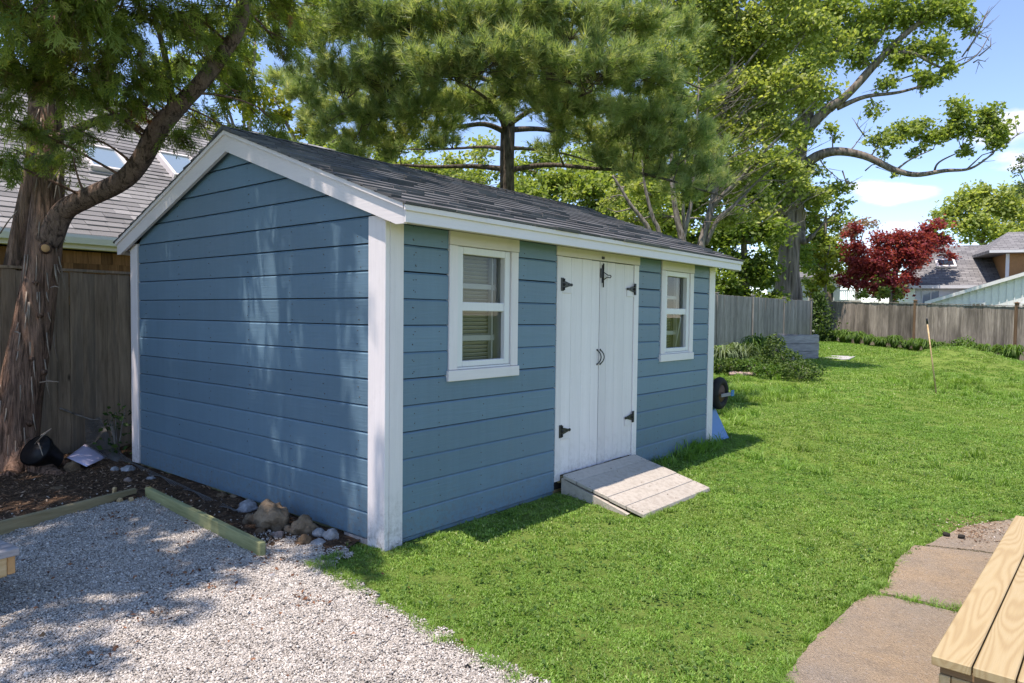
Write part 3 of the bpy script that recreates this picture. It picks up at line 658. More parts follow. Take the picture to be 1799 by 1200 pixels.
# windows
def window(x0, prop):
    wdw = empty('window', (x0, 0, 0)); wdw.parent = shed; W = WW; z0, z1 = WZ0, WZ1
    part('casing', wdw, white_z, 0, .083, -.036, .0, z0+.078, z1-.082); part('casing', wdw, white_z, W-.083, W, -.036, .0, z0+.078, z1-.082)
    part('head_casing', wdw, cream, -.004, W+.004, -.040, .0, z1-.08, z1+.014)
    part('apron', wdw, white_x, -.014, W+.010, -.046, .0, z0, z0+.076)
    part('sill', wdw, vinyl, .083, W-.083, -.030, .03, z0+.078, z0+.092)
    fr_ = MB(); a, b = .086, W-.086; c, d = z0+.094, z1-.083; t = .060
    fr_.box(a, a+t, -.022, .055, c, d, b=.004); fr_.box(b-t, b, -.022, .055, c, d, b=.004); fr_.box(a+t, b-t, -.0215, .055, d-t*.85, d, b=.004); fr_.box(a+t, b-t, -.0215, .055, c, c+t*.7, b=.004)
    fr_.build('frame', vinyl, wdw)
    part('meeting_rail', wdw, vinyl, a+t-.004, b-t+.004, -.012, .02, 1.526, 1.590, .004)
    mb = MB(); mb.add([(a+t, .024, 1.58), (b-t, .024, 1.58), (b-t, .024, d-t*.85), (a+t, .024, d-t*.85)], [(0, 1, 2, 3)]); mb.build('pane', glass_m, wdw)
    mb = MB(); mb.add([(a+t, .014, c+t*.7), (b-t, .014, c+t*.7), (b-t, .014, 1.53), (a+t, .014, 1.53)], [(0, 1, 2, 3)]); mb.build('pane', glass_m, wdw)
    # storm sash behind
    s = MB(); s.box(a+.02, b-.02, .09, .115, 1.690, 1.728, b=.003); s.box(a+.02, b-.02, .09, .115, 1.305, 1.348, b=.003)
    s.box(b-.09, b-.072, .085, .12, c, d); s.box(a+.005, a+.03, .085, .12, c, d); s.box(b-.05, b-.04, .06, .10, c, d); s.build('inner_sash', vinyl, wdw)
    if not prop or True:
        lv = MB(); yb = .125 if not prop else .16
        for (p, q) in ((a+.02, a+.175), (a+.195, b-.04)):
            zt = z1-.06 if not prop else 1.50
            lv.box(p, p+.022, yb, yb+.025, z0, zt); lv.box(q-.022, q, yb, yb+.025, z0, zt)
            z = z0+.02
            while z < zt:
                mt = Matrix.Translation(((p+q)/2, yb+.012, z))@Matrix.Rotation(rad(-38), 4, 'X'); L_ = (q-p)/2-.022
                lv.box(-L_, L_, -.017, .017, -.003, .003, mt); z += .029
        lv.build('shutter', shutter_m, wdw)
    if prop:
        p = MB(); p.tube([(b-.17, .05, c+.06), (b-.075, .04, 1.50)], .011, 6); p.build('prop_stick', vinyl, wdw)
    return wdw
window(WIN[0], False); window(WIN[1], True)
# interior: floor + back lining so windows look into a room
part('floor', shed, treated_x, .08, Lx-.08, .08, Wy-.08, .08, .13)

# ------------------------------------------------------------------ ramp
rp = empty('entry_ramp', (2.45, 0, 0), 0, 'taupe plank ramp leading up to the white double door', 'ramp')
TL, TR = np.array([1.885, -.038, .168]), np.array([3.085, -.038, .168]); BL, BR = np.array([1.955, -.775, -.045]), np.array([3.135, -.80, -.045])
O0 = np.array([2.45, 0, 0]); ks = [0, .175, .375, .575, .79, 1.0]
for i, (a, b) in enumerate(zip(ks[:-1], ks[1:])):
    a2, b2 = a+.006, b-.006; q = [TL+(BL-TL)*a2, TR+(BR-TR)*a2, TR+(BR-TR)*b2, TL+(BL-TL)*b2]; sh = random.uniform(-.004, .006)
    q = [v+np.array([sh, 0, random.uniform(-.001, .001)])-O0 for v in q]; c = sum(q)/4; dn = np.array([0, -.008, -.030])
    mb = MB(); mb.add([v-c for v in q]+[v+dn-c for v in q], [(0, 3, 2, 1), (4, 5, 6, 7), (0, 1, 5, 4), (1, 2, 6, 5), (2, 3, 7, 6), (3, 0, 4, 7)])
    o = mb.build('plank', ramp_paint, rp, tuple(c)); bv = o.modifiers.new('edge', 'BEVEL'); bv.width = .003; bv.segments = 2
mb = MB(); nr = np.cross(TR-TL, TL-BL); nr = nr/np.linalg.norm(nr); nr = nr if nr[2] > 0 else -nr
for a, b in zip(ks[:-1], ks[1:]):
    for f in (.25, .75):
        for g in (.03, .5, .97):
            t_ = a+(b-a)*f; p_ = TL*(1-t_)+BL*t_; q_ = TR*(1-t_)+BR*t_; c = p_*(1-g)+q_*g-O0+rng.normal(size=3)*[.004, .004, 0]; mb.tube([c-nr*.004, c+nr*.0015], .0045, 7)
mb.build('screw_heads', nail_m, rp)['kind'] = 'stuff'
for xa, xb in ((1.90, 1.975), (3.07, 3.115), (2.50, 2.54)):
    mb = MB(); mb.prism([(-.02, .132), (-.02, -.10), (-.62, -.10), (-.66, -.055)], 'x', xa-2.45, xa-2.45+.038); mb.build('side_board', ramp_paint, rp)

# ------------------------------------------------------------------ fences
def make_fence(pts, label, mat, bw, H, post_every, capstyle, group, thick=.018, rail_side=1, cap_rail=False, gapfn=None, postmat=None, lead=0):
    P = [np.array(p, float) for p in pts]; root = empty('wooden_fence', (P[0][0], P[0][1], h1(*P[0])), 0, label, 'fence', group); base = np.array([P[0][0], P[0][1], h1(*P[0])])
    var = []
    for k in range(6):
        w_ = bw+.001-.004*random.random()**2; hh = H+random.uniform(-.010, .010)
        mb = MB(); mb.box(-w_/2, w_/2, -thick/2, thick/2, 0, hh, b=.003); var.append(mb.mesh('board', mat))
    for seg, (a, b) in enumerate(zip(P[:-1], P[1:])):
        L_ = np.linalg.norm(b-a); d = (b-a)/L_; ang = math.atan2(d[1], d[0]); n = math.ceil(L_/bw)
        for i in range(n):
            q = a+d*(i+.5)*L_/n; z = h1(*q)
            o = link('board', var[random.randrange(6)], root, (q[0]-base[0]+random.uniform(-.002, .002), q[1]-base[1]+random.uniform(-.002, .002), z-base[2]-.01), (random.uniform(-.004, .004), random.uniform(-.004, .004), ang+random.uniform(-.01, .01)))
        nrm = np.array([-d[1], d[0]])*rail_side
        npost = max(1, round(L_/post_every)); 
        for i in range(npost+1):
            if i == npost and seg < len(P)-2: continue
            q = a+d*L_*i/npost+nrm*(.0 if capstyle != 'behind' else .06); z = h1(*q); mb = MB(); r = .05; hh = H+(.11 if capstyle == 'pyramid' else .05) if capstyle != 'behind' else H-.02
            mb.box(-r, r, -r, r, -.05, hh, b=.006)
            po = mb.build('post', postmat or mat, root, (q[0]-base[0], q[1]-base[1], z-base[2]), (0, 0, ang))
            if capstyle == 'pyramid':
                m2 = MB(); m2.box(-.068, .068, -.068, .068, hh, hh+.025, b=.004); m2.add([(-.05, -.05, hh+.025), (.05, -.05, hh+.025), (.05, .05, hh+.025), (-.05, .05, hh+.025), (0, 0, hh+.06)], [(0, 1, 4), (1, 2, 4), (2, 3, 4), (3, 0, 4)]); m2.build('cap', postmat or mat, po)
            elif capstyle == 'flat':
                m2 = MB(); m2.box(-.07, .07, -.07, .07, hh, hh+.03, b=.004); m2.build('cap', postmat or mat, po)
        for zr in (.35, H*.5, H-.25):
            mb = MB(); za, zb_ = h1(*a)+zr-base[2], h1(*b)+zr-base[2]; off = nrm*.03
            k = 8
            for j in range(k):
                p0 = a+d*L_*j/k+off; p1 = a+d*L_*(j+1)/k+off; z0_, z1_ = h1(*p0)+zr-base[2], h1(*p1)+zr-base[2]
                hw = nrm*.018
                q = [(p0[0]-base[0]-hw[0], p0[1]-base[1]-hw[1]), (p1[0]-base[0]-hw[0], p1[1]-base[1]-hw[1]), (p1[0]-base[0]+hw[0], p1[1]-base[1]+hw[1]), (p0[0]-base[0]+hw[0], p0[1]-base[1]+hw[1])]
                zz = [z0_, z1_, z1_, z0_]; mb.add([(*q[t], zz[t]) for t in range(4)]+[(*q[t], zz[t]+.085) for t in range(4)], [(0, 3, 2, 1), (4, 5, 6, 7), (0, 1, 5, 4), (1, 2, 6, 5), (2, 3, 7, 6), (3, 0, 4, 7)])
            mb.build('rail', mat, root)
        if cap_rail:
            mb = MB(); k = 10
            for j in range(k):
                p0 = a+d*L_*j/k; p1 = a+d*L_*(j+1)/k; z0_, z1_ = h1(*p0)+H-base[2], h1(*p1)+H-base[2]; hw = nrm*.035
                q = [(p0[0]-base[0]-hw[0], p0[1]-base[1]-hw[1]), (p1[0]-base[0]-hw[0], p1[1]-base[1]-hw[1]), (p1[0]-base[0]+hw[0], p1[1]-base[1]+hw[1]), (p0[0]-base[0]+hw[0], p0[1]-base[1]+hw[1])]
                zz = [z0_, z1_, z1_, z0_]; mb.add([(*q[t], zz[t]+.002) for t in range(4)]+[(*q[t], zz[t]+.028) for t in range(4)], [(0, 3, 2, 1), (4, 5, 6, 7), (0, 1, 5, 4), (1, 2, 6, 5), (2, 3, 7, 6), (3, 0, 4, 7)])
            mb.build('cap_rail', mat, root)
    return root
A1 = (21.0, 6.88); A2 = (29.4, 6.15)
make_fence([(-4.2, 4.55), (.4, 4.78), (9, 5.65)], 'brown weathered board fence behind the reddish tree trunk beside the shed', fence_brown, .122, 1.90, 2.44, 'behind', None, cap_rail=True)
make_fence([(9.05, 5.66), A1, A2], 'grey weathered picket fence with flat post caps behind the shrub bed', fence_grey, .14, 1.83, 2.9, 'flat', None, rail_side=1)
B1 = at(1437, 597, 34.5)[:2]; B2 = at(1783, 634, 24.)[:2]; dB = (B2-B1)/np.linalg.norm(B2-B1); B3 = B2+dB*6
# post positions: one at the corner, one at px 1635, one at px 1785
pm = at(1635, 615, 28.6)[:2]; pm = B1+dB*np.dot(pm-B1, dB)
make_fence([tuple(B1), tuple(pm), tuple(B2), tuple(B3)], 'tan and grey stained picket fence with pyramid post caps at the back of the lawn', fence_tan, .15, 1.88, 30, 'pyramid', None, cap_rail=True, postmat=post_brown)

# ------------------------------------------------------------------ plants toolkit
def rand_rot(n, tilt=None):
    """random orthonormal frames (n,3,3): columns u,v,n"""
    nrm = rng.normal(size=(n, 3)); nrm /= np.linalg.norm(nrm, axis=1)[:, None]
    if tilt is not None:
        nrm[:, 2] = np.abs(nrm[:, 2])+tilt; nrm /= np.linalg.norm(nrm, axis=1)[:, None]
    a = rng.normal(size=(n, 3)); u = a-nrm*np.sum(a*nrm, 1)[:, None]; u /= np.linalg.norm(u, axis=1)[:, None]
    return np.stack([u, np.cross(nrm, u), nrm], 2)
LEAF = (np.array([[0, 0, 0], [.5, .34, .10], [1, 0, 0], [.5, -.34, .10]]), np.array([[0, 1, 2], [0, 2, 3]]))
_mp = [(0, 0), (.30, .16), (.42, .50), (.62, .24), (1, .0), (.62, -.24), (.42, -.50), (.30, -.16)]
MAPLE = (np.array([[x, y, .12*abs(y)] for x, y in _mp]), np.array([[0, 1, 3], [1, 2, 3], [0, 3, 4], [0, 4, 5], [0, 5, 7], [5, 6, 7]]))
def scatter(shape, P, R, S, tone):
    V, Fc = shape; n = len(P); k = len(V)
    W = np.einsum('nij,kj->nki', R, V)*S[:, None, None]+P[:, None, :]
    FF = Fc[None]+(np.arange(n)*k)[:, None, None]
    return W.reshape(-1, 3), FF.reshape(-1, Fc.shape[1]), np.repeat(tone, len(Fc))
# conifer spray (flat, drooping fan of scale leaves)
def spray_shape(nside=7, wm=1., sec=True, seed=0):
    r_ = np.random.default_rng(seed); V = []; Fs = []; cv = r_.uniform(-.18, .18)
    def strip(p0, p1, w):
        p0 = np.array(p0, float); p1 = np.array(p1, float); d = p1-p0; n_ = np.array([-d[1], d[0], 0]); n_ /= np.linalg.norm(n_); i = len(V)
        V.extend([p0-n_*w*.6, p0+n_*w*.6, p0+d*.6+n_*w, p1, p0+d*.6-n_*w]); Fs.extend([[i, i+1, i+2], [i, i+2, i+4], [i+4, i+2, i+3]])
    strip((0, 0, 0), (1, 0, -.22), .022*wm)
    for j in range(nside):
        t = .10+.82*j/nside+r_.uniform(-.04, .04)
        for s in (-1, 1):
            L_ = .52*(1-t*.72)*r_.uniform(.5, 1.25)*(r_.random() > .14)
            if L_ < .02: continue
            e = (t+L_*.72, s*L_*.80, -.2*t*t-.14*L_); strip((t, 0, -.2*t*t), e, .024*wm)
            if sec and j < nside-2: strip((t+L_*.30, s*L_*.33, -.2*t*t-.05*L_), (t+L_*.80, s*L_*.36, -.2*t*t-.12*L_), .022)
    return np.array(V), np.array(Fs)
SPRAYS = [spray_shape(seed=k_) for k_ in range(5)]; SPRAY_LO = spray_shape(4, 2.4, False)
def tuft_shape(n=27):
    V = []; Fs = []; r_ = np.random.default_rng(3)
    for i in range(n):
        a = 2*math.pi*r_.random(); e = r_.uniform(.1, 1.15); d = np.array([math.cos(a)*math.sin(e), math.sin(a)*math.sin(e), math.cos(e)]); L_ = r_.uniform(.7, 1.)
        s = np.cross(d, r_.normal(size=3)); s /= np.linalg.norm(s); b = np.array([0, 0, r_.uniform(-.35, .1)]); k = len(V)
        V.extend([b-s*.024, b+s*.024, b+d*L_+np.array([0, 0, -.06])]); Fs.append([k, k+1, k+2])
    return np.array(V), np.array(Fs)
TUFT = tuft_shape()
def zframes(Dv):
    """frames whose local z follows Dv"""
    n = len(Dv); z = Dv/np.linalg.norm(Dv, axis=1)[:, None]; a = rng.normal(size=(n, 3)); x = a-z*np.sum(a*z, 1)[:, None]; x /= np.linalg.norm(x, axis=1)[:, None]
    return np.stack([x, np.cross(z, x), z], 2)
def xframes(Dv, up=(0, 0, 1), roll=.5):
    n = len(Dv); x = Dv/np.linalg.norm(Dv, axis=1)[:, None]; u = np.array(up)+rng.normal(size=(n, 3))*roll; z = u-x*np.sum(x*u, 1)[:, None]; z /= np.linalg.norm(z, axis=1)[:, None]
    return np.stack([x, np.cross(z, x), z], 2)
def bez(p0, p1, p2, n):
    t = np.linspace(0, 1, n)[:, None]; return (1-t)**2*p0+2*t*(1-t)*p1+t*t*p2
def smooth_path(pts, n=5):
    """Catmull-Rom through (x,y,z,r)"""
    P = [np.array(p, float) for p in pts]; P = [2*P[0]-P[1]]+P+[2*P[-1]-P[-2]]; out = []
    for i in range(1, len(P)-2):
        for j in range(n):
            t = j/n; a, b, c, d = P[i-1:i+3]; out.append(.5*((2*b)+(-a+c)*t+(2*a-5*b+4*c-d)*t*t+(-a+3*b-3*c+d)*t**3))
    out.append(P[-2]); return np.array(out)
def fork(bundle, mb, p0, target, r0, n=7, sag=.15):
    """curved limb from p0 to target added to mb; returns sample points"""
    mid = (p0+target)/2+np.array([0, 0, np.linalg.norm(target-p0)*sag])+rng.normal(size=3)*np.linalg.norm(target-p0)*.07
    pts = bez(p0, mid, target, n); mb.tube(pts, np.linspace(r0, r0*.25, n), 5, cap=False); return pts
def clump_tree(name, label, cat, base, trunk, limbs, clumps, leafshape, leafsize, leafmat, barkmat, group=None, twigs=14, bare=False, sides=12, wob=.12, flute=.10, sub=(.030, .012), tilt=.3, reach=.9, tone_top=True):
    """trunk/limbs: lists of (x,y,z,r). clumps: (centre, (rx,ry,rz), nleaves)."""
    root = empty(name, tuple(base), 0, label, cat, group); B = np.array(base, float); anchors = []
    for i, path in enumerate([trunk]+limbs):
        S = smooth_path(path, 6); mb = MB(); mb.tube(S[:, :3]-B, S[:, 3], sides if i == 0 else 8, wob=wob, seed=i*3.1, flute=flute if i == 0 else 0)
        mb.build('trunk' if i == 0 else 'limb', barkmat, root); anchors.append(S[2:] if i == 0 else S)
    AN = np.concatenate(anchors); tw = MB(); LP = []; LD = []
    lf_a = .15*leafsize**2; CL = [(np.array(c, float), np.array(r, float), int(1.75*k_*math.pi*r[0]*r[2]/lf_a)) for c, r, k_ in clumps]
    for c, r, n in CL:
        d = np.linalg.norm(AN[:, :3]-c, axis=1)+np.maximum(0, AN[:, 2]-c[2])*.8; i = int(np.argmin(d)); p0 = AN[i, :3]; r0 = min(AN[i, 3]*.6, .02+.035*np.linalg.norm(c-p0)/2)
        pts = fork(None, tw, p0-B, c-B, max(r0, sub[0]*.6)); k = max(4, int(twigs*(n/1200)**.5))
        for j in range(k):
            s = pts[rng.integers(2, len(pts))]+B; v = rng.normal(size=3); v /= np.linalg.norm(v); e = c+v*r*rng.uniform(.55, reach)
            q = fork(None, tw, s-B, e-B, sub[1]+.004*rng.random(), 5, .08)+B
            m_ = max(3, int(n/k)); t = rng.uniform(.35, 1.0, m_)*(len(q)-1); i0_ = np.minimum(t.astype(int), len(q)-2); f = (t-i0_)[:, None]
            pp = q[i0_]*(1-f)+q[i0_+1]*f+rng.normal(size=(m_, 3))*(r*.19); LP.append(pp)
    if len(LP):
        P = np.concatenate(LP)
        R = rand_rot(len(P), tilt); S = leafsize*rng.uniform(.65, 1.25, len(P)); tone = np.clip(rng.normal(.5, .25, len(P)), 0, 1)
        V, Fc, tn = scatter(leafshape, P-B, R, S, tone); cr_ = link('crown', npmesh('crown', V, Fc, leafmat, tn), root)
    o = tw.build('twigs', barkmat, root); o['kind'] = 'stuff'; 
    return root

def C(px, py, Z, R, k=1.25, flat=.72): return (at(px, py, Z), (R, R, R*flat), k)
def PT(px, py, Z, r): p = at(px, py, Z); return (p[0], p[1], p[2], r)
def gbase(px, py, Z): p = at(px, py, Z); return np.array([p[0], p[1], h1(p[0], p[1])])

# ------------------------------------------------------------------ reddish cedar tree beside the shed
cb = np.array([-1.08, 3.52, 0.]); cb[2] = h1(cb[0], cb[1])
cedar = empty('cedar_tree', tuple(cb), 0, 'large cedar tree with shaggy reddish trunk and feathery sprays left of the shed', 'tree')
CEC = []
def ctube(name, path, sides, wob, flute, seed, sub=7):
    S = smooth_path(path, sub); mb = MB(); mb.tube(S[:, :3]-cb, S[:, 3], sides, wob=wob, seed=seed, flute=flute); CEC.append(S); return mb.build(name, bark_limb if name == 'limb' else bark_cedar, cedar)
ctube('trunk', [PT(18, 905, 6.55, .30), PT(22, 850, 6.6, .225), PT(28, 780, 6.62, .185), PT(36, 700, 6.64, .175), PT(54, 600, 6.66, .162), PT(72, 480, 6.68, .148), PT(82, 380, 6.7, .135), PT(86, 290, 6.72, .115), PT(92, 180, 6.75, .10), PT(104, 60, 6.8, .09), PT(112, -60, 6.85, .08), PT(118, -330, 6.9, .05)], 36, .12, .13, 1.)
ctube('trunk', [PT(-34, 880, 6.95, .20), PT(-22, 780, 6.98, .135), PT(-2, 640, 7.0, .11), PT(22, 500, 7.0, .10), PT(44, 380, 7.0, .09), PT(62, 280, 6.98, .08), PT(66, 150, 7.1, .07), PT(72, 0, 7.2, .06), PT(85, -300, 7.2, .04)], 26, .14, .15, 4.)
ctube('limb', [PT(84, 425, 6.66, .12), PT(112, 372, 6.62, .098), PT(160, 345, 6.5, .090), PT(215, 318, 6.35, .088), PT(248, 282, 6.25, .082), PT(278, 228, 6.2, .085), PT(320, 180, 6.15, .072), PT(358, 140, 6.1, .066), PT(395, 90, 6.1, .060), PT(420, 50, 6.1, .05), PT(432, 0, 6.1, .045), PT(442, -90, 6.1, .03)], 14, .16, .12, 7.)
ctube('limb', [PT(86, 250, 6.7, .05), PT(140, 225, 6.5, .04), PT(185, 208, 6.3, .035), PT(240, 200, 6.2, .03), PT(262, 175, 6.1, .02)], 8, .1, .1, 9.)
ctube('limb', [PT(300, 205, 6.2, .045), PT(300, 160, 6.15, .032), PT(290, 100, 6.1, .028), PT(275, 40, 6.1, .02)], 8, .1, 0, 11.)
ctube('limb', [PT(95, 170, 6.7, .07), PT(60, 60, 6.2, .05), PT(0, -30, 5.8, .04), PT(-60, -90, 5.6, .03)], 8, .1, .1, 12.)
ctube('limb', [PT(100, 120, 6.7, .07), PT(150, 40, 6.1, .05), PT(220, -20, 5.6, .04)], 8, .1, .1, 13.)
for rx, ry, Zr, l in ((70, 850, 6.5, 1), (105, 868, 6.35, 1), (10, 880, 6.3, 1), (120, 830, 6.8, 1)):
    ctube('root', [PT(40, 770, 6.62, .10), PT(40+(rx-40)*.6, 800+(ry-800)*.4, 6.62+(Zr-6.62)*.6, .085), (*[*at(rx, ry, Zr)[:2]], h1(*at(rx, ry, Zr)[:2])+.0, .05), (*(at(rx, ry, Zr)[:2]+(at(rx, ry, Zr)[:2]-cb[:2])*.4), h1(*at(rx, ry, Zr)[:2])-.06, .03)], 10, .2, .2, rx*.1)
mb = MB(); p = at(80, 436, 6.48)-cb; nrm_ = Vector(CAM-at(80, 436, 6.48)).normalized(); p = p-np.array(nrm_)*.05; mb.tube([Vector(p)-nrm_*.06, Vector(p)+nrm_*.045], [.055, .040], 14); mb.build('knot_scar', bark_cedar, cedar)
mb = MB(); mb.tube([Vector(p)+nrm_*.0455, Vector(p)+nrm_*.050], [.036, .034], 14); mb.build('cut_face', orangewood, cedar)
for (px_, py_) in ((62, 497), (70, 555), (55, 632), (78, 655), (52, 745)):
    p = at(px_, py_, 6.52)-cb; mb = MB(); mb.tube([Vector(p)-nrm_*.04, Vector(p)+nrm_*.012+Vector((.01, 0, .01))], [.03, .012], 8, wob=.3); mb.build('knot_scar', bark_cedar, cedar)
tw = MB()
CC = []; CCP = []
for (px_, py_, Z, R, n) in [(30, 40, 5.2, .45, 95), (20, 130, 5.4, .45, 90), (25, 210, 5.6, .38, 75), (110, 30, 5.0, .45, 90), (120, 120, 5.3, .38, 75), (150, 170, 5.6, .34, 55), (130, 235, 5.9, .22, 26), (190, 60, 5.4, .45, 90), (205, 130, 5.7, .36, 60),
        (20, 260, 6.3, .3, 34), (260, 40, 5.5, .42, 80), (260, 120, 5.8, .34, 55), (190, 195, 6.2, .22, 20), (250, 170, 6.3, .2, 18), (330, 20, 5.9, .42, 70), (330, 85, 6.1, .34, 46), (390, 10, 6.4, .40, 60), (400, 130, 6.9, .34, 42), (450, 60, 7.0, .36, 44), (470, 10, 7.0, .42, 60),
        (430, 180, 7.0, .26, 26), (350, 200, 7.0, .24, 20), (400, 225, 7.0, .22, 16), (490, 215, 7.1, .20, 14), (500, 100, 7.2, .28, 26), (520, 30, 7.3, .34, 36), (300, 240, 6.2, .18, 12), (130, 275, 6.5, .18, 12), (60, -60, 4.6, .6, 110), (160, -70, 4.8, .6, 110), (270, -80, 5.2, .6, 100), (380, -80, 5.8, .6, 100), (480, -70, 6.6, .55, 80), (-90, 100, 5.0, .6, 110), (-60, 260, 5.6, .4, 60), (-60, -60, 4.6, .6, 110)]:
    CC.append((at(px_, py_, Z), R, n)); CCP.append(py_)
NV = len(CC)
for i in range(100):                                             # unseen crown above the frame, extended and trimmed for the shade it casts
    a = rng.uniform(0, 2*math.pi); q = 3.3*math.sqrt(rng.uniform(.02, 1)); z = rng.uniform(5.0, 8.8); q *= 1-.04*(z-4.9)
    c = np.array([cb[0]+math.cos(a)*q*.85-.75, cb[1]+math.sin(a)*q*1.05-.75, z]); gs_ = c-sdir*(z/sdir[2])
    if gs_[1]-.55 < -.25-.25*(gs_[0]+1.2) or gs_[0] > -.0 and gs_[1] < 1.3: continue  # skips clumps whose shade would fall on the lawn
    CC.append((c, .66, 44))
ANc = np.concatenate(CEC[:3]+CEC[5:7]); SP = []; SD = []; SN = []
for i in range(34): CC.append((np.array([rng.uniform(-2.1, -.5), rng.uniform(.35, 4.), rng.uniform(4.7, 7.)]), .48, 42))  # extra unseen clumps added to shade the gable wall
for i in range(64):  # more unseen clumps, added up-sun of the gravel to shade it
    gx__, gy__, z = rng.uniform(-3.4, -.75), rng.uniform(-.3, 2.2), rng.uniform(5.2, 7.6)
    if gy__ < .15-.12*(gx__+1.2): continue
    c = np.array([gx__, gy__, 0])+sdir*(z/sdir[2]); CC.append((c, .5, 46))
KS = []
for ci, (c, R_, n) in enumerate(CC):
    if ci < NV: n = int(n*(1.45 if CCP[ci] < 140 else .95))
    d = np.linalg.norm(ANc[:, :3]-c, axis=1)+np.maximum(0, ANc[:, 2]-c[2])*.5; i = int(np.argmin(d)); p0 = ANc[i, :3]
    pts = fork(None, tw, p0-cb, c-cb, .014, 7, .12)+cb
    out = unit(c-np.array([cb[0], cb[1], c[2]])+1e-3)
    for j in range(max(3, n//12)):
        s = pts[rng.integers(3, 7)]; v = rng.normal(size=3); v[2] = v[2]*.5-.15; v = unit(v+out*.5); e = c+v*R_*rng.uniform(.5, 1.05); q = fork(None, tw, s-cb, e-cb, .007, 6, .02)+cb
        m_ = 24 if ci < NV else 15; t = rng.uniform(.3, 1., m_)*(len(q)-1); i0_ = np.minimum(t.astype(int), 4); f = (t-i0_)[:, None]
        pp = q[i0_]*(1-f)+q[i0_+1]*f+rng.normal(size=(m_, 3))*.045; SP.append(pp); KS += [ci >= NV]*m_; dv = np.tile(unit(e-s), (m_, 1))*.8+rng.normal(size=(m_, 3))*.5+np.array([0, 0, -.35]); SD.append(dv)
SP = np.concatenate(SP); SD = np.concatenate(SD); n = len(SP)
KS = np.array(KS); XF = xframes(SD, roll=.6); tn_ = np.clip(rng.normal(.5, .25, n), 0, 1); Vl, Fl, Tl, ofs = [], [], [], 0; pick_ = rng.integers(0, 5, n)
for k_ in range(5):
    q_ = (~KS) & (pick_ == k_); V, Fc, tn = scatter(SPRAYS[k_], (SP-cb)[q_], XF[q_], rng.uniform(.08, .22, q_.sum()), tn_[q_]); Vl.append(V); Fl.append(Fc+ofs); Tl.append(tn); ofs += len(V)
V, Fc, tn = np.concatenate(Vl), np.concatenate(Fl), np.concatenate(Tl)
V2, F2, t2 = scatter(SPRAY_LO, (SP-cb)[KS], XF[KS], rng.uniform(.18, .32, KS.sum()), tn_[KS]); link('crown', npmesh('crown', np.concatenate([V, V2]), np.concatenate([Fc, F2+len(V)]), lf_cedar, np.concatenate([tn, t2])), cedar); o = tw.build('twigs', bark_cedar, cedar); o['kind'] = 'stuff'  # crown joins the visible sprays with the coarse unseen ones added for shade
dp = np.array([at(x, y, 5.9) for x, y in ((207, 128), (212, 140), (228, 165), (232, 172), (236, 180), (240, 190), (246, 196), (252, 203), (256, 208), (150, 62), (35, 62), (510, 28))]); dp = np.repeat(dp, 3, 0)+rng.normal(size=(36, 3))*.02
V, Fc, tn = scatter(SPRAYS[0], dp-cb, xframes(np.tile([.2, 0, -1.], (36, 1))+rng.normal(size=(36, 3))*.3), rng.uniform(.06, .11, 36), rng.uniform(0, 1, 36)); link('dead_sprays', npmesh('dead_sprays', V, Fc, lf_cedar_dead, tn), cedar)['kind'] = 'stuff'
mb = MB()                                                        # loose peeling bark strips and dead twigs
for i in range(70):
    t = rng.integers(8, 60); S = CEC[0][min(t, len(CEC[0])-1)]; a = rng.uniform(math.pi*1.0, math.pi*1.9); r_ = S[3]*1.04; L_ = rng.uniform(.08, .3)
    p = np.array([S[0]+math.cos(a)*r_, S[1]+math.sin(a)*r_, S[2]])-cb; mb.tube([p, p+np.array([math.cos(a)*.012, math.sin(a)*.012, -L_*.5]), p+np.array([math.cos(a)*.035, math.sin(a)*.035, -L_])], [.006, .007, .002], 4)
for (x0, y0, x1, y1) in ((90, 505, 104, 505), (70, 672, 103, 671), (26, 583, 36, 588), (62, 780, 88, 755), (66, 775, 75, 800), (0, 410, 30, 370), (85, 330, 110, 290), (80, 210, 60, 130), (95, 150, 130, 90), (105, 300, 95, 350)):
    a, b = at(x0, y0, 6.45), at(x1, y1, 6.3); mb.tube([a-cb, (a+b)/2-cb+np.array([0, 0, .01]), b-cb], [.007, .006, .003], 5)
mb.build('peeling_bark', stick_m, cedar)['kind'] = 'stuff'

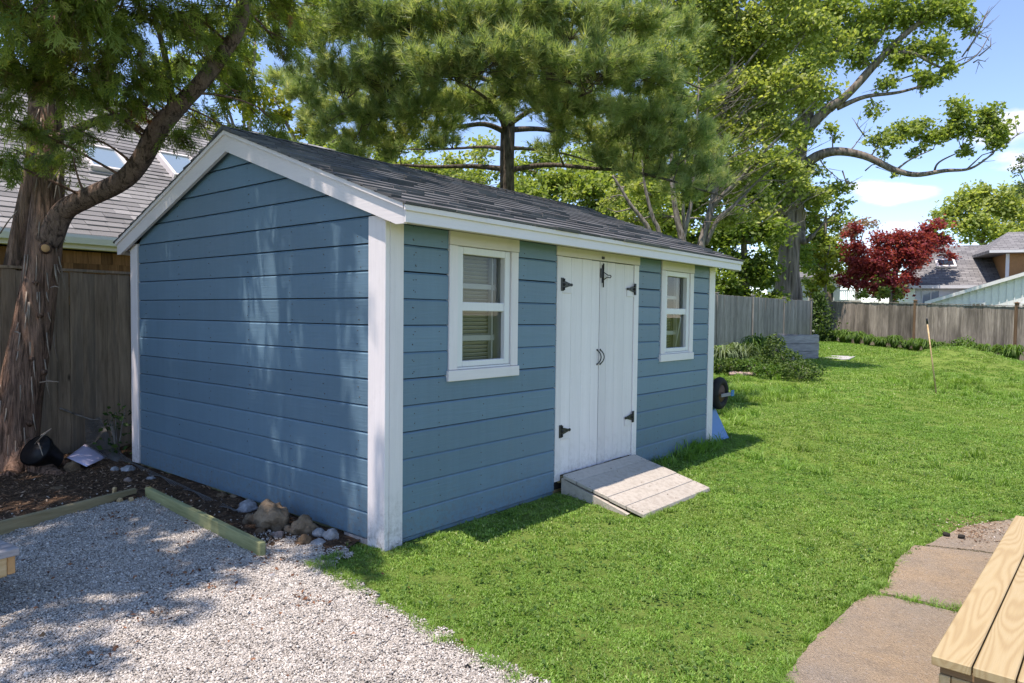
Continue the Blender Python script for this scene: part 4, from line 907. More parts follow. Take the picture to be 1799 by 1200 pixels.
# ------------------------------------------------------------------ white pine behind the shed
pb = np.array([*at(890, 550, 12)[:2], 0.]); pb[2] = h1(pb[0], pb[1]); pine = empty('pine_tree', tuple(pb), 0, 'tall white pine with long soft needles directly behind the shed roof', 'tree')
tr = smooth_path([(pb[0], pb[1], -.1, .17), PT(890, 430, 12, .135), PT(891, 300, 12, .125), PT(892, 200, 12, .12), PT(888, 90, 12, .10), PT(886, -60, 12, .09), PT(886, -400, 12, .04)], 6)
MB().tube(tr[:, :3]-pb, tr[:, 3], 14, wob=.1, flute=.08).build('trunk', bark_pine, pine)
PL = []
for path in ([(890, 297, 12, .05), (830, 292, 12.2, .04), (760, 293, 12.4, .03), (690, 290, 12.6, .022), (610, 300, 12.8, .012)],
        [(890, 300, 12, .05), (960, 290, 11.7, .04), (1040, 296, 11.4, .03), (1130, 305, 11.2, .022), (1270, 345, 11, .012)],
        [(888, 232, 12, .055), (850, 218, 11.6, .04), (790, 222, 11.2, .03), (700, 205, 10.6, .02), (600, 200, 10.2, .012)],
        [(892, 228, 12, .055), (960, 228, 12.3, .04), (1060, 250, 12.5, .03), (1180, 255, 12.7, .02)],
        [(888, 225, 12, .05), (870, 190, 11, .035), (850, 170, 10, .025), (820, 150, 9.2, .012)],
        [(892, 220, 12, .05), (940, 190, 11, .035), (990, 180, 10, .025), (1040, 160, 9.4, .012)],
        [(888, 150, 12, .05), (780, 120, 11.6, .04), (650, 110, 11.4, .025), (520, 150, 11.2, .012)],
        [(888, 130, 12, .05), (1000, 100, 11.8, .04), (1120, 110, 11.8, .025), (1240, 160, 12, .012)],
        [(888, 60, 12, .05), (800, 30, 10.8, .035), (700, 20, 10, .025), (620, 10, 9.8, .012)],
        [(888, 50, 12, .05), (980, 30, 10.8, .035), (1080, 20, 10.2, .025), (1180, 20, 10, .012)],
        [(888, 260, 12, .045), (930, 262, 13, .03), (990, 270, 14, .02), (1060, 290, 15, .012)],
        [(888, 262, 12, .045), (850, 258, 13, .03), (780, 262, 14, .02), (700, 262, 15, .012)]):
    S = smooth_path([PT(*p) for p in path], 5); MB().tube(S[:, :3]-pb, S[:, 3], 7, wob=.1).build('limb', bark_pine, pine); PL.append(S)
AN = np.concatenate(PL+[tr[10:]]); tw = MB(); TP = []; TD = []
PC = [(560, 60, 10.5, .7, 1.), (640, 40, 9.6, .8, 1.2), (730, 50, 9.4, .8, 1.2), (820, 40, 9.2, .8, 1.2), (910, 30, 9.2, .8, 1.2), (1000, 40, 9.4, .8, 1.2), (1090, 50, 9.8, .8, 1.2), (1170, 60, 10.4, .6, .8),
      (540, 170, 11.2, .5, .8), (600, 130, 10.4, .7, 1.1), (690, 130, 9.8, .8, 1.2), (780, 130, 9.2, .75, 1.2), (860, 110, 8.9, .7, 1.2), (950, 120, 9.0, .7, 1.2), (1040, 130, 9.4, .8, 1.2), (1130, 140, 10., .8, 1.1), (1200, 170, 10.8, .55, .8),
      (500, 140, 11.6, .45, .5), (580, 210, 11.2, .6, .8), (660, 210, 10.6, .7, 1.), (740, 195, 10.0, .6, 1.), (960, 185, 9.8, .5, .9), (1040, 200, 10.2, .6, 1.), (1120, 215, 10.8, .7, 1.), (1200, 240, 11.2, .7, .9), (1255, 255, 11.6, .4, .45),
      (560, 235, 10.8, .45, .7), (620, 275, 11., .4, .6), (700, 278, 11.4, .4, .6), (780, 262, 11.4, .4, .6), (980, 262, 11.2, .4, .6), (1050, 280, 11.2, .45, .7), (1130, 310, 11.2, .45, .7), (1200, 335, 11.2, .4, .6), (820, 185, 10.6, .6, 1.), (880, 165, 10.2, .6, 1.), (940, 170, 10.6, .5, .9), (860, 205, 11., .4, .6), (760, 225, 10.8, .5, .9), (700, 240, 11, .5, .8), (640, 245, 11.2, .5, .9), (1000, 225, 10.8, .5, .8), (1060, 240, 11., .6, .9), (1140, 260, 11, .6, .9), (1220, 290, 11.2, .5, .8), (1090, 200, 13, .8, 1.), (650, 170, 13, .8, 1.), (560, 140, 13, .7, .8), (620, 262, 12.2, .5, .6), (700, 262, 12.6, .45, .4), (1090, 275, 11.6, .55, .7), (1170, 300, 11.4, .5, .6), (1190, 345, 11.6, .4, .5), (1260, 310, 11.8, .4, .35), (520, 245, 12.4, .35, .3), (600, 285, 12.8, .35, .3),
      (800, 175, 13.5, .9, 1.), (980, 170, 13.5, .9, 1.), (900, 80, 13.5, 1., 1.2), (1080, 90, 13.5, 1., 1.), (700, 90, 13.5, 1., 1.), (1000, 235, 13.5, .6, .5), (780, 240, 13.6, .5, .4), (1150, 180, 13.6, .8, .8),
      (640, -50, 11, .8, .7), (780, -60, 11, .9, .7), (900, -60, 12, .9, .7), (1020, -60, 11.6, .9, .7), (1130, -40, 12, .7, .6), (890, -160, 12.6, .9, .5), (890, -280, 12.4, .7, .5)]
for (px_, py_, Z, R_, k_) in PC:
    c = at(px_, py_, Z); d = np.linalg.norm(AN[:, :3]-c, axis=1); i = int(np.argmin(d)); p0 = AN[i, :3]; out = unit(c-np.array([pb[0], pb[1], c[2]-.3])); n = int(235*k_*(R_/.7)**2)
    pts = fork(None, tw, p0-pb, c-pb, min(.025, AN[i, 3]*.6), 6, -.05)+pb
    for j in range(max(4, n//9)):
        s = pts[rng.integers(2, 6)]; v = rng.normal(size=3); v[2] = abs(v[2])*.5-.1; v = unit(v+out*.35); e = c+v*np.array([R_, R_, R_*.62])*rng.uniform(.45, 1.05); q = fork(None, tw, s-pb, e-pb, .006, 5, -.08)+pb
        t = rng.uniform(.4, 1., 9)*4; t[:3] = 4; i0_ = np.minimum(t.astype(int), 3); f = (t-i0_)[:, None]; pp = q[i0_]*(1-f)+q[i0_+1]*f; pp[3:] += rng.normal(size=(6, 3))*.05; pp[1:3] += rng.normal(size=(2, 3))*.06
        TP.append(pp); TD.append(np.tile(unit(e-s)*.6+np.array([0, 0, .55]), (9, 1))+rng.normal(size=(9, 3))*.35)
TP = np.concatenate(TP); TD = np.concatenate(TD); n = len(TP); tone = np.clip(rng.normal(.52, .24, n), 0, 1)
V, Fc, tn = scatter(TUFT, TP-pb, zframes(TD), rng.uniform(.15, .235, n), tone)
k = rng.random(n) < .10; cp = TP[k]; Rz = zframes(np.tile([0, 0, 1.], (len(cp), 1))+rng.normal(size=(len(cp), 3))*.15)
CAND = (np.array([[-.035, 0, 0], [.035, 0, 0], [0, .035, .5], [0, 0, 1.]]), np.array([[0, 1, 2], [0, 2, 3], [1, 3, 2]]))
V2, F2, t2 = scatter(CAND, cp-pb, Rz, rng.uniform(.12, .22, len(cp)), np.ones(len(cp)))
link('crown', npmesh('crown', np.concatenate([V, V2]), np.concatenate([Fc, F2+len(V)]), lf_pine, np.concatenate([tn, t2])), pine)
o = tw.build('twigs', bark_pine, pine); o['kind'] = 'stuff'

# ------------------------------------------------------------------ big maple beyond the grey fence
Zm = 33.
b_ = gbase(1385, 560, Zm)
big = clump_tree('maple_tree', 'huge old maple with a thick furrowed trunk just beyond the grey fence', 'tree', b_,
  [(b_[0], b_[1], b_[2]-.3, .85), PT(1385, 540, Zm, .62), PT(1385, 480, Zm, .52), PT(1388, 420, Zm, .46), PT(1390, 370, Zm, .46), PT(1398, 300, Zm, .40), PT(1410, 230, Zm, .34), PT(1425, 150, Zm, .27), PT(1430, 60, Zm, .2), PT(1435, -60, Zm, .12)],
  [[PT(1405, 300, Zm, .28), PT(1432, 276, Zm-.5, .24), PT(1470, 266, Zm-1, .20), PT(1520, 274, Zm-1.5, .16), PT(1570, 298, Zm-2, .13), PT(1610, 307, Zm-2.2, .11), PT(1660, 300, Zm-2.5, .08), PT(1705, 296, Zm-2.7, .05), PT(1745, 270, Zm-3, .03)],
   [PT(1412, 235, Zm, .28), PT(1450, 195, Zm-.5, .24), PT(1490, 165, Zm-1, .2), PT(1540, 110, Zm-1.2, .17), PT(1590, 60, Zm-1.5, .14), PT(1640, 20, Zm-1.7, .10), PT(1690, -30, Zm-2, .06)],
   [PT(1470, 190, Zm-.7, .13), PT(1520, 170, Zm-1.2, .10), PT(1580, 162, Zm-1.6, .07), PT(1640, 145, Zm-2, .05)],
   [PT(1560, 100, Zm-1.3, .10), PT(1600, 92, Zm-1.8, .08), PT(1660, 120, Zm-2, .05), PT(1712, 100, Zm-2.2, .03), PT(1740, 60, Zm-2.3, .015)],
   [PT(1384, 372, Zm, .24), PT(1360, 368, Zm-.4, .20), PT(1340, 356, Zm-.8, .18), PT(1320, 336, Zm-1.2, .12), PT(1290, 300, Zm-1.6, .08)],
   [PT(1530, 84, Zm-1.2, .12), PT(1560, 40, Zm-1, .1), PT(1575, 0, Zm-1, .07), PT(1585, -60, Zm-1, .04)],
   [PT(1398, 330, Zm, .28), PT(1402, 395, Zm+.4, .36), PT(1412, 425, Zm-.3, .14), PT(1430, 412, Zm-.6, .10)],
   [PT(1640, 305, Zm-2.2, .05), PT(1650, 285, Zm-2.2, .04), PT(1690, 265, Zm-2.4, .02)], [PT(1575, 298, Zm-2, .05), PT(1600, 280, Zm-2.3, .035), PT(1640, 262, Zm-2.5, .02)]],
  [C(1560, 240, Zm-1.8, .9, .9), C(1600, 225, Zm-2, 1.0, 1.0), C(1650, 230, Zm-2.3, 1.0, 1.0), C(1690, 215, Zm-2.6, 1.0, 1.1), C(1735, 225, Zm-3, .95, 1.0), C(1755, 245, Zm-3, .7, 1.), C(1680, 180, Zm-2.6, .6, 1.1), C(1740, 195, Zm-3, .7, 1.1), C(1540, 200, Zm-1.6, .6, .7), C(1610, 265, Zm-2.2, .6, .6), C(1700, 262, Zm-2.7, .6, .7), C(1555, 270, Zm-1.8, .35, .5), C(1570, 312, Zm-2, .25, .5),
   C(1470, 20, Zm-.5, 1.6, 1.), C(1540, 25, Zm-1, 1.6, 1.05), C(1610, 20, Zm-1.4, 1.5, 1.1), C(1670, 10, Zm-1.9, 1.2, 1.1), C(1690, 45, Zm-2, .8, 1.1), C(1640, 85, Zm-1.8, 1.1, 1.1), C(1585, 95, Zm-1.3, 1.2, 1.), C(1660, 130, Zm-2, .7, 1.), C(1620, 140, Zm-1.8, .8, 1.), C(1560, 150, Zm-1.5, .7, .8), C(1500, 100, Zm-1, 1.2, .8), C(1440, 80, Zm-.5, 1.5, .9), C(1400, 20, Zm, 1.6, 1.), C(1390, 150, Zm+.5, 1.4, .9), C(1440, 170, Zm-.5, 1., .6),
   C(1400, 240, Zm-.8, 1.1, .9), C(1395, 180, Zm-1, 1.2, .8), C(1420, 120, Zm-1, 1.2, .8), C(1370, 270, Zm-1.2, 1., .8), C(1410, 320, Zm-1.3, .8, .7), C(1350, 220, Zm-.8, 1.2, .9), C(1330, 120, Zm, 1.5, .9), C(1460, 230, Zm-.9, .6, .6), C(1510, 60, Zm-1, 1.3, .8), C(1470, 330, Zm-.6, .9, .8), C(1440, 350, Zm-.8, 1., .9), C(1490, 360, Zm-.6, .5, .8), C(1350, 320, Zm-1, 1.2, .9), C(1300, 280, Zm-1.4, 1.3, .9), C(1430, 300, Zm-.8, .7, .7), C(1380, 345, Zm-1, .8, .6), C(1400, 400, Zm-1, .35, .4),
   C(1450, -90, Zm, 2.2, .7), C(1560, -80, Zm-1, 2., .7), C(1350, -60, Zm, 2.2, .7)],
  MAPLE, .20, lf_maple, bark_maple, twigs=13, sides=26, wob=.16, flute=.22, sub=(.035, .014))
tw = MB()                                                        # bare twigs at the tips against the sky
for (x0, y0, x1, y1, Z) in ((1690, 100, 1745, 35, 30.8), (1700, 90, 1735, 20, 30.8), (1655, 122, 1720, 98, 31), (1720, 98, 1741, 66, 31), (1710, 110, 1732, 108, 31), (1690, 70, 1740, 20, 30.8), (1740, 268, 1795, 230, 30), (1700, 296, 1760, 262, 30.2), (1610, 130, 1530, 160, 31.5), (1480, 300, 1490, 330, 32), (1490, 268, 1520, 230, 32), (1520, 240, 1500, 210, 32), (1520, 300, 1560, 285, 31.8), (1610, 110, 1620, 170, 31.5), (1440, 280, 1480, 320, 32)):
    a, b = at(x0, y0, Z)-b_, at(x1, y1, Z)-b_; tw.tube([a, (a+b)/2+rng.normal(size=3)*.12, b], [.035, .025, .010], 5)
    for j in range(4):
        s = a+(b-a)*rng.uniform(.3, .9); e = s+(b-a)*.3+rng.normal(size=3)*.3; tw.tube([s, e], [.015, .006], 4)
tw.build('bare_twigs', bark_maple, big)['kind'] = 'stuff'

# ------------------------------------------------------------------ slender trees between pine and maple
def thicket(label, Z, px0, stems, clumps, mat, size=.13, bark=bark_grey, group=None, name='young_tree', cat='tree', tw=14, base_py=560):
    size = size*.78
    b = gbase(px0, base_py, Z); stems = [[(q[0], q[1], q[2], q[3]*.72) for q in s_] for s_ in stems]; tk = [(b[0], b[1], b[2]-.1, stems[0][0][3]*1.3)]+[PT(*s) for s in stems[0]]
    return clump_tree(name, label, cat, b, tk, [[PT(*q) for q in s] for s in stems[1:]], clumps, LEAF, size, mat, bark, group, twigs=tw)
Z = 18.
TH1 = thicket('slender light green tree leaning right with forked pale stems, right behind the shed roof end', Z, 1222, [[(1224, 500, Z, .17), (1232, 430, Z, .15), (1250, 365, Z, .13), (1262, 300, Z, .10), (1272, 200, Z, .08), (1290, 80, Z, .05), (1300, -40, Z, .03)],
    [(1250, 365, Z, .10), (1275, 338, Z-.3, .08), (1300, 315, Z-.5, .06), (1340, 270, Z-.8, .045), (1400, 210, Z-1, .03), (1450, 160, Z-1, .02)], [(1240, 430, Z, .09), (1262, 385, Z-.2, .075), (1290, 360, Z-.3, .06), (1340, 310, Z-.6, .04), (1400, 260, Z-1, .02)],
    [(1268, 250, Z, .06), (1310, 190, Z-.4, .045), (1370, 120, Z-.8, .03), (1430, 40, Z-1, .02)], [(1280, 150, Z, .05), (1330, 90, Z-.4, .04), (1390, 20, Z-.8, .02)]],
    [C(1280, 110, Z+1, 1.1, 1.), C(1340, 100, Z+1, 1.1, 1.), C(1250, 40, Z+1, 1.1, 1.), C(1290, 200, Z+1, 1., 1.), C(1350, 200, Z+1, .9, 1.), C(1310, 330, Z+1, .8, .8), C(1290, 390, Z+1, .6, .8), C(1240, 330, Z+1, .6, .6), C(1290, 60, Z, 1., 1.), C(1350, 40, Z-.4, 1., 1.), C(1410, 60, Z-.8, .9, .9), C(1470, 90, Z-1, .7, .8), C(1300, 150, Z, 1., 1.), C(1370, 150, Z-.6, .9, .9), C(1430, 160, Z-1, .7, .7), C(1260, 230, Z, .8, .7), C(1320, 230, Z-.4, .9, .9), C(1390, 230, Z-.9, .7, .8), C(1330, 290, Z-.6, .6, .7), C(1390, 300, Z-.9, .6, .7), C(1280, 300, Z, .5, .5), C(1340, 370, Z-.6, .5, .5), C(1420, 330, Z-1, .4, .6), C(1300, -60, Z, 1.4, .8), C(1400, -50, Z-.8, 1.3, .8)], lf_light, .15)
twb = MB(); tb0 = np.array(TH1.location)
for i in range(120):
    px0_ = rng.uniform(1215, 1400); py0_ = rng.uniform(150, 400); dx_ = rng.uniform(25, 80); dy_ = -dx_*rng.uniform(.4, 1.1); Zb = Z+rng.uniform(-1.1, -.2)
    a = at(px0_, py0_, Zb)-tb0; b = at(px0_+dx_, py0_+dy_, Zb-.1)-tb0; m__ = (a+b)/2+np.array([0, 0, -.06])+rng.normal(size=3)*.05; twb.tube([a, m__, b], [.011, .008, .003], 4)
    e = m__+(b-a)*.35+rng.normal(size=3)*.15; twb.tube([m__, e], [.006, .002], 3)
twb.build('bare_twigs', bark_grey, TH1)['kind'] = 'stuff'
thicket('multi stemmed light green tree with dead grey stubs, seen just over the shed roof', Z-.6, 1200, [[(1200, 500, Z-.6, .16), (1199, 425, Z-.6, .14), (1190, 385, Z-.6, .11), (1182, 330, Z-.6, .09), (1178, 240, Z-.6, .06), (1170, 100, Z-.6, .04)],
    [(1200, 420, Z-.6, .09), (1208, 385, Z-.6, .08), (1216, 345, Z-.6, .06), (1222, 260, Z-.6, .05), (1228, 150, Z-.6, .03)], [(1203, 410, Z-.6, .07), (1200, 360, Z-.8, .05), (1204, 280, Z-.8, .03)]],
    [C(1180, 110, Z, .9, .9), C(1240, 90, Z, .9, .9), C(1190, 20, Z, 1., .9), C(1230, 180, Z, .8, .8), C(1180, 210, Z+1, .8, .7), C(1225, 290, Z, .5, .5), C(1250, 0, Z, 1., .9), C(1200, -80, Z, 1.4, .8), C(1170, 320, Z+1, .5, .6), C(1150, 390, Z+.6, .5, .8), C(1250, 395, Z+.8, .35, .5)], lf_light, .14)
thicket('thin bare forked tree leaning left over the shed roof', Z-2, 1150, [[(1158, 500, Z-2, .10), (1142, 412, Z-2, .085), (1128, 385, Z-2, .075), (1108, 360, Z-2, .06), (1090, 330, Z-2, .045), (1076, 308, Z-2, .03)],
    [(1118, 372, Z-2, .045), (1098, 345, Z-2, .03), (1094, 330, Z-2, .02)], [(1112, 365, Z-2, .03), (1085, 372, Z-2, .02), (1066, 366, Z-2, .012)]], [C(1075, 350, Z, .35, .5), C(1062, 365, Z-.5, .3, .6), C(1095, 325, Z, .25, .4)], lf_light, .14)
thicket('thin leafy sapling with a leaning grey stem left of the multi stemmed tree', Z-1, 1165, [[(1170, 500, Z-1, .09), (1158, 410, Z-1, .08), (1148, 385, Z-1, .07), (1138, 350, Z-1, .06), (1132, 320, Z-1, .04), (1128, 280, Z-1, .03)]], [C(1120, 330, Z, .5, .7), C(1150, 350, Z, .4, .6), C(1110, 390, Z+.4, .5, .9), C(1140, 290, Z, .6, .7)], lf_light, .14)
Z = 27.
# ------------------------------------------------------------------ background trees
def bgtree(label, Z, px0, top, clumps, mat, size=.24, r=.16, name='leafy_tree', bark=bark_maple):
    b = gbase(px0, 565, Z); tk = [(b[0], b[1], b[2]-.2, r*1.4), PT(px0, 520, Z, r*1.1), PT(px0+rng.uniform(-6, 6), (520+top)/2, Z, r*.8), PT(px0+rng.uniform(-10, 10), top, Z, r*.3)]
    lm = []
    for c in clumps[:3]:
        s = np.array(tk[2]); e = c[0]; lm.append([tuple(s*np.array([1, 1, 1, .6])), (*((s[:3]+e)/2+np.array([0, 0, -.2])), r*.4), (*e, r*.15)])
    return clump_tree(name, label, 'tree', b, tk, lm, clumps, LEAF, size, mat, bark, 'trees beyond the fences', twigs=12, sides=10)
bgtree('low row tree filling the gap under the pine beyond the shed ridge', 22, 640, 270, [C(520, 265, 22, .5, .5), C(560, 260, 22, .6, .7), C(620, 280, 22, .7, .9), C(680, 285, 22, .7, .9), C(740, 295, 22, .7, .9), C(790, 315, 22, .6, .9), C(600, 250, 24, .8, .6), C(700, 260, 24, .9, .6), C(850, 320, 22, .6, .9), C(930, 345, 22, .6, 1.)], lf_maple, .15)
bgtree('dense dark green tree filling the gap between the shed end and the big maple', 30, 1310, 330, [C(1290, 400, 30, 1.5, 1.3), C(1345, 410, 30, 1.4, 1.3), C(1310, 350, 31, 1.5, 1.2), C(1280, 470, 30, 1.3, 1.3), C(1340, 480, 30, 1.4, 1.3), C(1300, 520, 29.6, 1., 1.3), C(1350, 525, 29.6, .9, 1.2), C(1262, 500, 29, .9, 1.2), C(1345, 500, 31, .8, 1.2), C(1420, 460, 36, 1.2, 1.2), C(1300, 300, 31, 1.5, 1.), C(1360, 300, 31.5, 1.4, 1.), C(1260, 420, 31, 1.3, 1.1)], lf_dark, .2)
bgtree('bright green tree directly behind the shed roof, left of the young stems', 24, 1075, 330, [C(1030, 350, 24, 1.2, 1.2), C(1090, 370, 24, 1.2, 1.2), C(1000, 390, 24, 1.2, 1.2), C(1060, 400, 24, 1.1, 1.2), C(1130, 400, 24, 1., 1.2), C(1040, 310, 25, 1., .9), C(1090, 320, 25.5, 1.1, 1.), C(1140, 350, 25, 1., 1.1), C(990, 330, 25, .9, 1.), C(1180, 400, 24, .8, 1.1)], lf_maple, .18)
bgtree('low leafy tree showing under the pine, left of its trunk', 26, 815, 330, [C(790, 290, 26, 1., .6), C(830, 310, 26, 1.1, .9), C(760, 310, 26, .9, .6), C(850, 270, 27, 1., .6), C(700, 300, 27, .8, .5), C(730, 250, 27, .8, .5)], lf_light, .17)
bgtree('leafy tree showing under the pine, right of its trunk', 25, 960, 320, [C(930, 330, 25, 1., 1.1), C(980, 330, 25, 1.1, 1.1), C(950, 280, 26, 1., .8), C(1010, 290, 26, .9, .8), C(1060, 280, 27, 1., .8), C(1120, 300, 27, 1., .9), C(880, 300, 26, .6, .8), C(915, 300, 26, .7, .7)], lf_maple, .17)
bgtree('yellow green tree beyond the neighbouring roof, left of the pine', 27, 585, 200, [C(440, 190, 27, 1., .6), C(480, 170, 27, .9, .5), C(500, 215, 27, .8, .7), C(560, 195, 27, .9, .6), C(545, 235, 27, .7, .8), C(420, 140, 27, 1., .5), C(600, 240, 27, .5, .4)], lf_yellow, .2)
bgtree('taller green tree past the neighbouring ridge, left of the yellow green one', 33, 440, 60, [C(380, 120, 33, 1.6, .8), C(420, 100, 33, 1.4, .6), C(340, 60, 33, 1.6, .7), C(300, 120, 33, 1.5, .7), C(400, 30, 33, 1.3, .5)], lf_light, .24)
bgtree('mid green tree filling behind the slender stems over the shed roof', 32, 1180, 180, [C(1120, 60, 32, 1.8, .8), C(1200, 120, 32, 2., .8), C(1160, 230, 32, 1.8, 1.), C(1240, 250, 32, 1.8, .9), C(1200, 350, 32, 1.8, 1.2), C(1130, 330, 32, 1.6, 1.2), C(1270, 60, 32, 1.8, .8), C(1270, 170, 33, 1.6, .7), C(1100, 260, 32, 1.7, 1.), C(1220, 300, 31.5, 1.7, 1.1), C(1300, 330, 32, 1.6, 1.), C(1190, 420, 32, 1.5, 1.3), C(1240, 440, 32, 1.4, 1.3), C(1230, 510, 31.5, 1.5, 1.2)], lf_maple, .25)
bgtree('green tree right behind the big maple trunk, left of the crimson one', 40, 1455, 370, [C(1440, 420, 40, 1.3, 1.2), C(1440, 455, 38.6, 1.1, 1.2), C(1425, 500, 38, .8, 1.), C(1460, 500, 38, .6, .8), C(1420, 350, 40, 1.4, 1.), C(1470, 440, 40, 1.2, 1.2), C(1440, 480, 39, 1., .9), C(1420, 390, 41, 1.3, 1.1), C(1475, 395, 41, 1., .8), C(1365, 440, 41, 1.6, 1.1), C(1340, 380, 42, 1.8, 1.), C(1370, 340, 42, 1.6, .8)], lf_maple, .24)
bgtree('small yellow leaved tree beside the maple trunk, above the fence corner', 37, 1450, 430, [C(1425, 440, 37, .8, .9), C(1450, 455, 37, .7, .9), C(1440, 490, 36.6, .7, .9), C(1425, 515, 36.6, .5, .8), C(1470, 470, 37, .5, .7)], lf_yellow, .2, .08)
bgtree('bushy pale flowering tree behind the crimson one', 50, 1505, 390, [C(1500, 400, 50, 1.2, .6), C(1520, 395, 50, 1., .5), C(1485, 415, 50, 1., .6)], lf_pink, .22, .12)
red = bgtree('crimson leaved maple left of the white house beyond the fence', 38.5, 1570, 440, [C(1530, 460, 38, 1.3, 1.3), C(1590, 440, 38.6, 1.3, 1.3), C(1560, 510, 38, 1.1, 1.2), C(1620, 450, 38.8, .9, 1.1), C(1490, 490, 38, .7, 1.), C(1635, 425, 39, .9, 1.1), C(1600, 490, 38, .8, 1.), C(1500, 405, 38.5, .7, .9), C(1640, 400, 39.5, .9, .9), C(1665, 450, 40, .6, .9), C(1480, 500, 38, .5, .9), C(1510, 470, 38, 1., 1.), C(1500, 440, 38.5, .9, .9), C(1545, 430, 38.5, 1.1, 1.), C(1575, 415, 38.5, 1., 1.), C(1610, 425, 38.6, 1.1, 1.), C(1650, 420, 39.5, .8, 1.), C(1670, 425, 41, .5, .9), C(1590, 460, 38, 1.1, 1.), C(1550, 480, 37.8, 1.1, 1.), C(1520, 500, 37.8, .8, .9), C(1580, 500, 37.8, .9, .9), C(1485, 465, 38, .6, .8)], lf_red, .19, .14)
bgtree('low green bush tree under the crimson maple', 37.3, 1565, 500, [C(1550, 515, 37.2, .6, 1.), C(1585, 515, 37.2, .6, 1.), C(1520, 520, 37.2, .5, .9)], lf_maple, .18, .08, name='leafy_bush')
bgtree('large yellow green tree rising behind the white house roof', 58, 1730, 350, [C(1700, 360, 58, 2.2, 1.1), C(1740, 350, 58, 2.4, 1.1), C(1780, 365, 58, 2.4, 1.1), C(1660, 385, 58, 1.6, 1.1), C(1715, 400, 57, 2.2, 1.1), C(1770, 405, 57, 2.4, 1.1), C(1810, 340, 58, 2.4, 1.), C(1820, 400, 58, 2.2, 1.), C(1650, 375, 58.5, .9, .8), C(1725, 330, 58, 1.1, .9)], lf_light, .34, .22)
bgtree('bare budding tree at the right edge above the yellow green crown', 48, 1840, 250, [C(1790, 300, 48, .9, .25), C(1800, 330, 48, .9, .3), C(1795, 275, 48, .7, .25), C(1840, 290, 48, 1.5, .4)], lf_grey, .2, .14)
bgtree('distant rounded tree between the crimson maple and the white house roof', 62, 1630, 420, [C(1610, 440, 62, 1.5, 1.), C(1640, 425, 62, 1.6, 1.), C(1500, 480, 62, 2., 1.), C(1540, 500, 62, 2.2, 1.1)], lf_dark, .34, .2)

# ------------------------------------------------------------------ neighbouring house (left)
nh = empty('neighbour_house', (0, 7.8, 0), 0, 'house with grey shingle roof, two skylights and brown cedar wall behind the cedar tree', 'house')
NS = .70; NY0, NZ0, NRY = 7.5, 2.56, 12.1; NRZ = NZ0+NS*(NRY-NY0); NX0, NX1 = -9., 9.7
MB().box(NX0+.4, NX1-.4, .02, 8.6, -.1, 2.62).build('wall', dark, nh)
mb = MB(); mb.prism([(NY0-7.8, NZ0), (NRY-7.8, NRZ), (2*NRY-NY0-7.8, NZ0), (2*NRY-NY0-7.8-.1, NZ0-.06), (NRY-7.8, NRZ-.16), (NY0-7.7, NZ0-.06)], 'x', NX0, NX1); nroof = mb.build('roof', far_roof, nh)
mb = MB(); mb.prism([(.02, 2.6), (8.58, 2.6), (NRY-7.8, NRZ-.2)], 'x', NX1-.5, NX1-.45); mb.build('gable_wall', cedar_shingle, nh)
un = np.array([0, 1, NS])/math.hypot(1, NS); keep = EXPO; EXPO = .145
shingles(nroof, shing_grey, -3.6, NX1, (-3.6, NY0-7.8-.02, NZ0-.005), 1, 39, 0, un, (.22, .45), 290, key=lambda q: abs(q[1]-1.2)*.25+q[0]*.1+(100 if q[1] < -1.2 or q[1] > 3.6 else 0), th=.012)
EXPO = keep
mb = MB(); mb.prism([(-.30-.13, 2.42), (-.30, 2.42), (-.30, 2.545), (-.30-.16, 2.545), (-.30-.16, 2.50)], 'x', NX0, NX1); mb.build('gutter', gutter_white, nh)
part('fascia', nh, white_x, NX0, NX1, -.295, -.27, 2.36, 2.54); part('soffit', nh, white_x, NX0, NX1, -.268, .0, 2.37, 2.39)
vs_ = [MB().box(-w_/2, w_/2, -.009, .0, -.085, .085, b=.002).mesh('shingle', cedar_shingle) for w_ in (.10, .125, .15, .17)]; nwall = [c for c in nh.children if c.name.startswith('wall')][0]
for r_ in range(5):
    x = -2.2
    while x < 2.9:
        k = random.randrange(4); w_ = (.10, .125, .15, .17)[k]; link('shingle', vs_[k], nwall, (x+w_/2, .005-.004*random.random(), 1.66+r_*.15+random.uniform(-.004, .004)), (rad(-3), 0, 0)); x += w_+.004
for (px_, py_, wd, hg) in ((181, 287, .66, .86), (318, 300, .66, .95)):
    p = hit(px_, py_, (0, -NS, 1), NZ0-NS*NY0); sk = empty('skylight', (p[0], p[1]-7.8, p[2]), 0); sk.parent = nh; sk.rotation_euler = (math.atan(NS), 0, 0); f = MB()
    for (a, b, c, d) in ((-wd/2, wd/2, -hg/2, -hg/2+.06), (-wd/2, wd/2, hg/2-.06, hg/2), (-wd/2, -wd/2+.06, -hg/2+.06, hg/2-.06), (wd/2-.06, wd/2, -hg/2+.06, hg/2-.06)): f.box(a, b, c, d, 0, .13, b=.006)
    f.build('frame', cream, sk); MB().box(-wd/2+.06, wd/2-.06, -hg/2+.06, hg/2-.06, .09, .10).build('glass', skyglass, sk)
    MB().box(-wd/2-.03, wd/2+.03, -hg/2-.07, -hg/2-.002, -.01, .05, b=.01).build('flashing', metal_grey, sk)
wn = empty('window', (-.98, -.0, 2.02)); wn.parent = nh
f = MB(); f.box(-.30, .30, -.05, -.015, -.5, .22, b=.004); f.build('casing', red_m, wn); f = MB(); f.box(-.22, .22, -.06, -.051, -.42, .15); f.build('pane', skyglass, wn); f = MB(); f.box(-.22, .22, -.068, -.0605, -.10, -.06); f.box(-.34, .34, -.07, -.052, -.56, -.505); f.build('sash', white_x, wn)

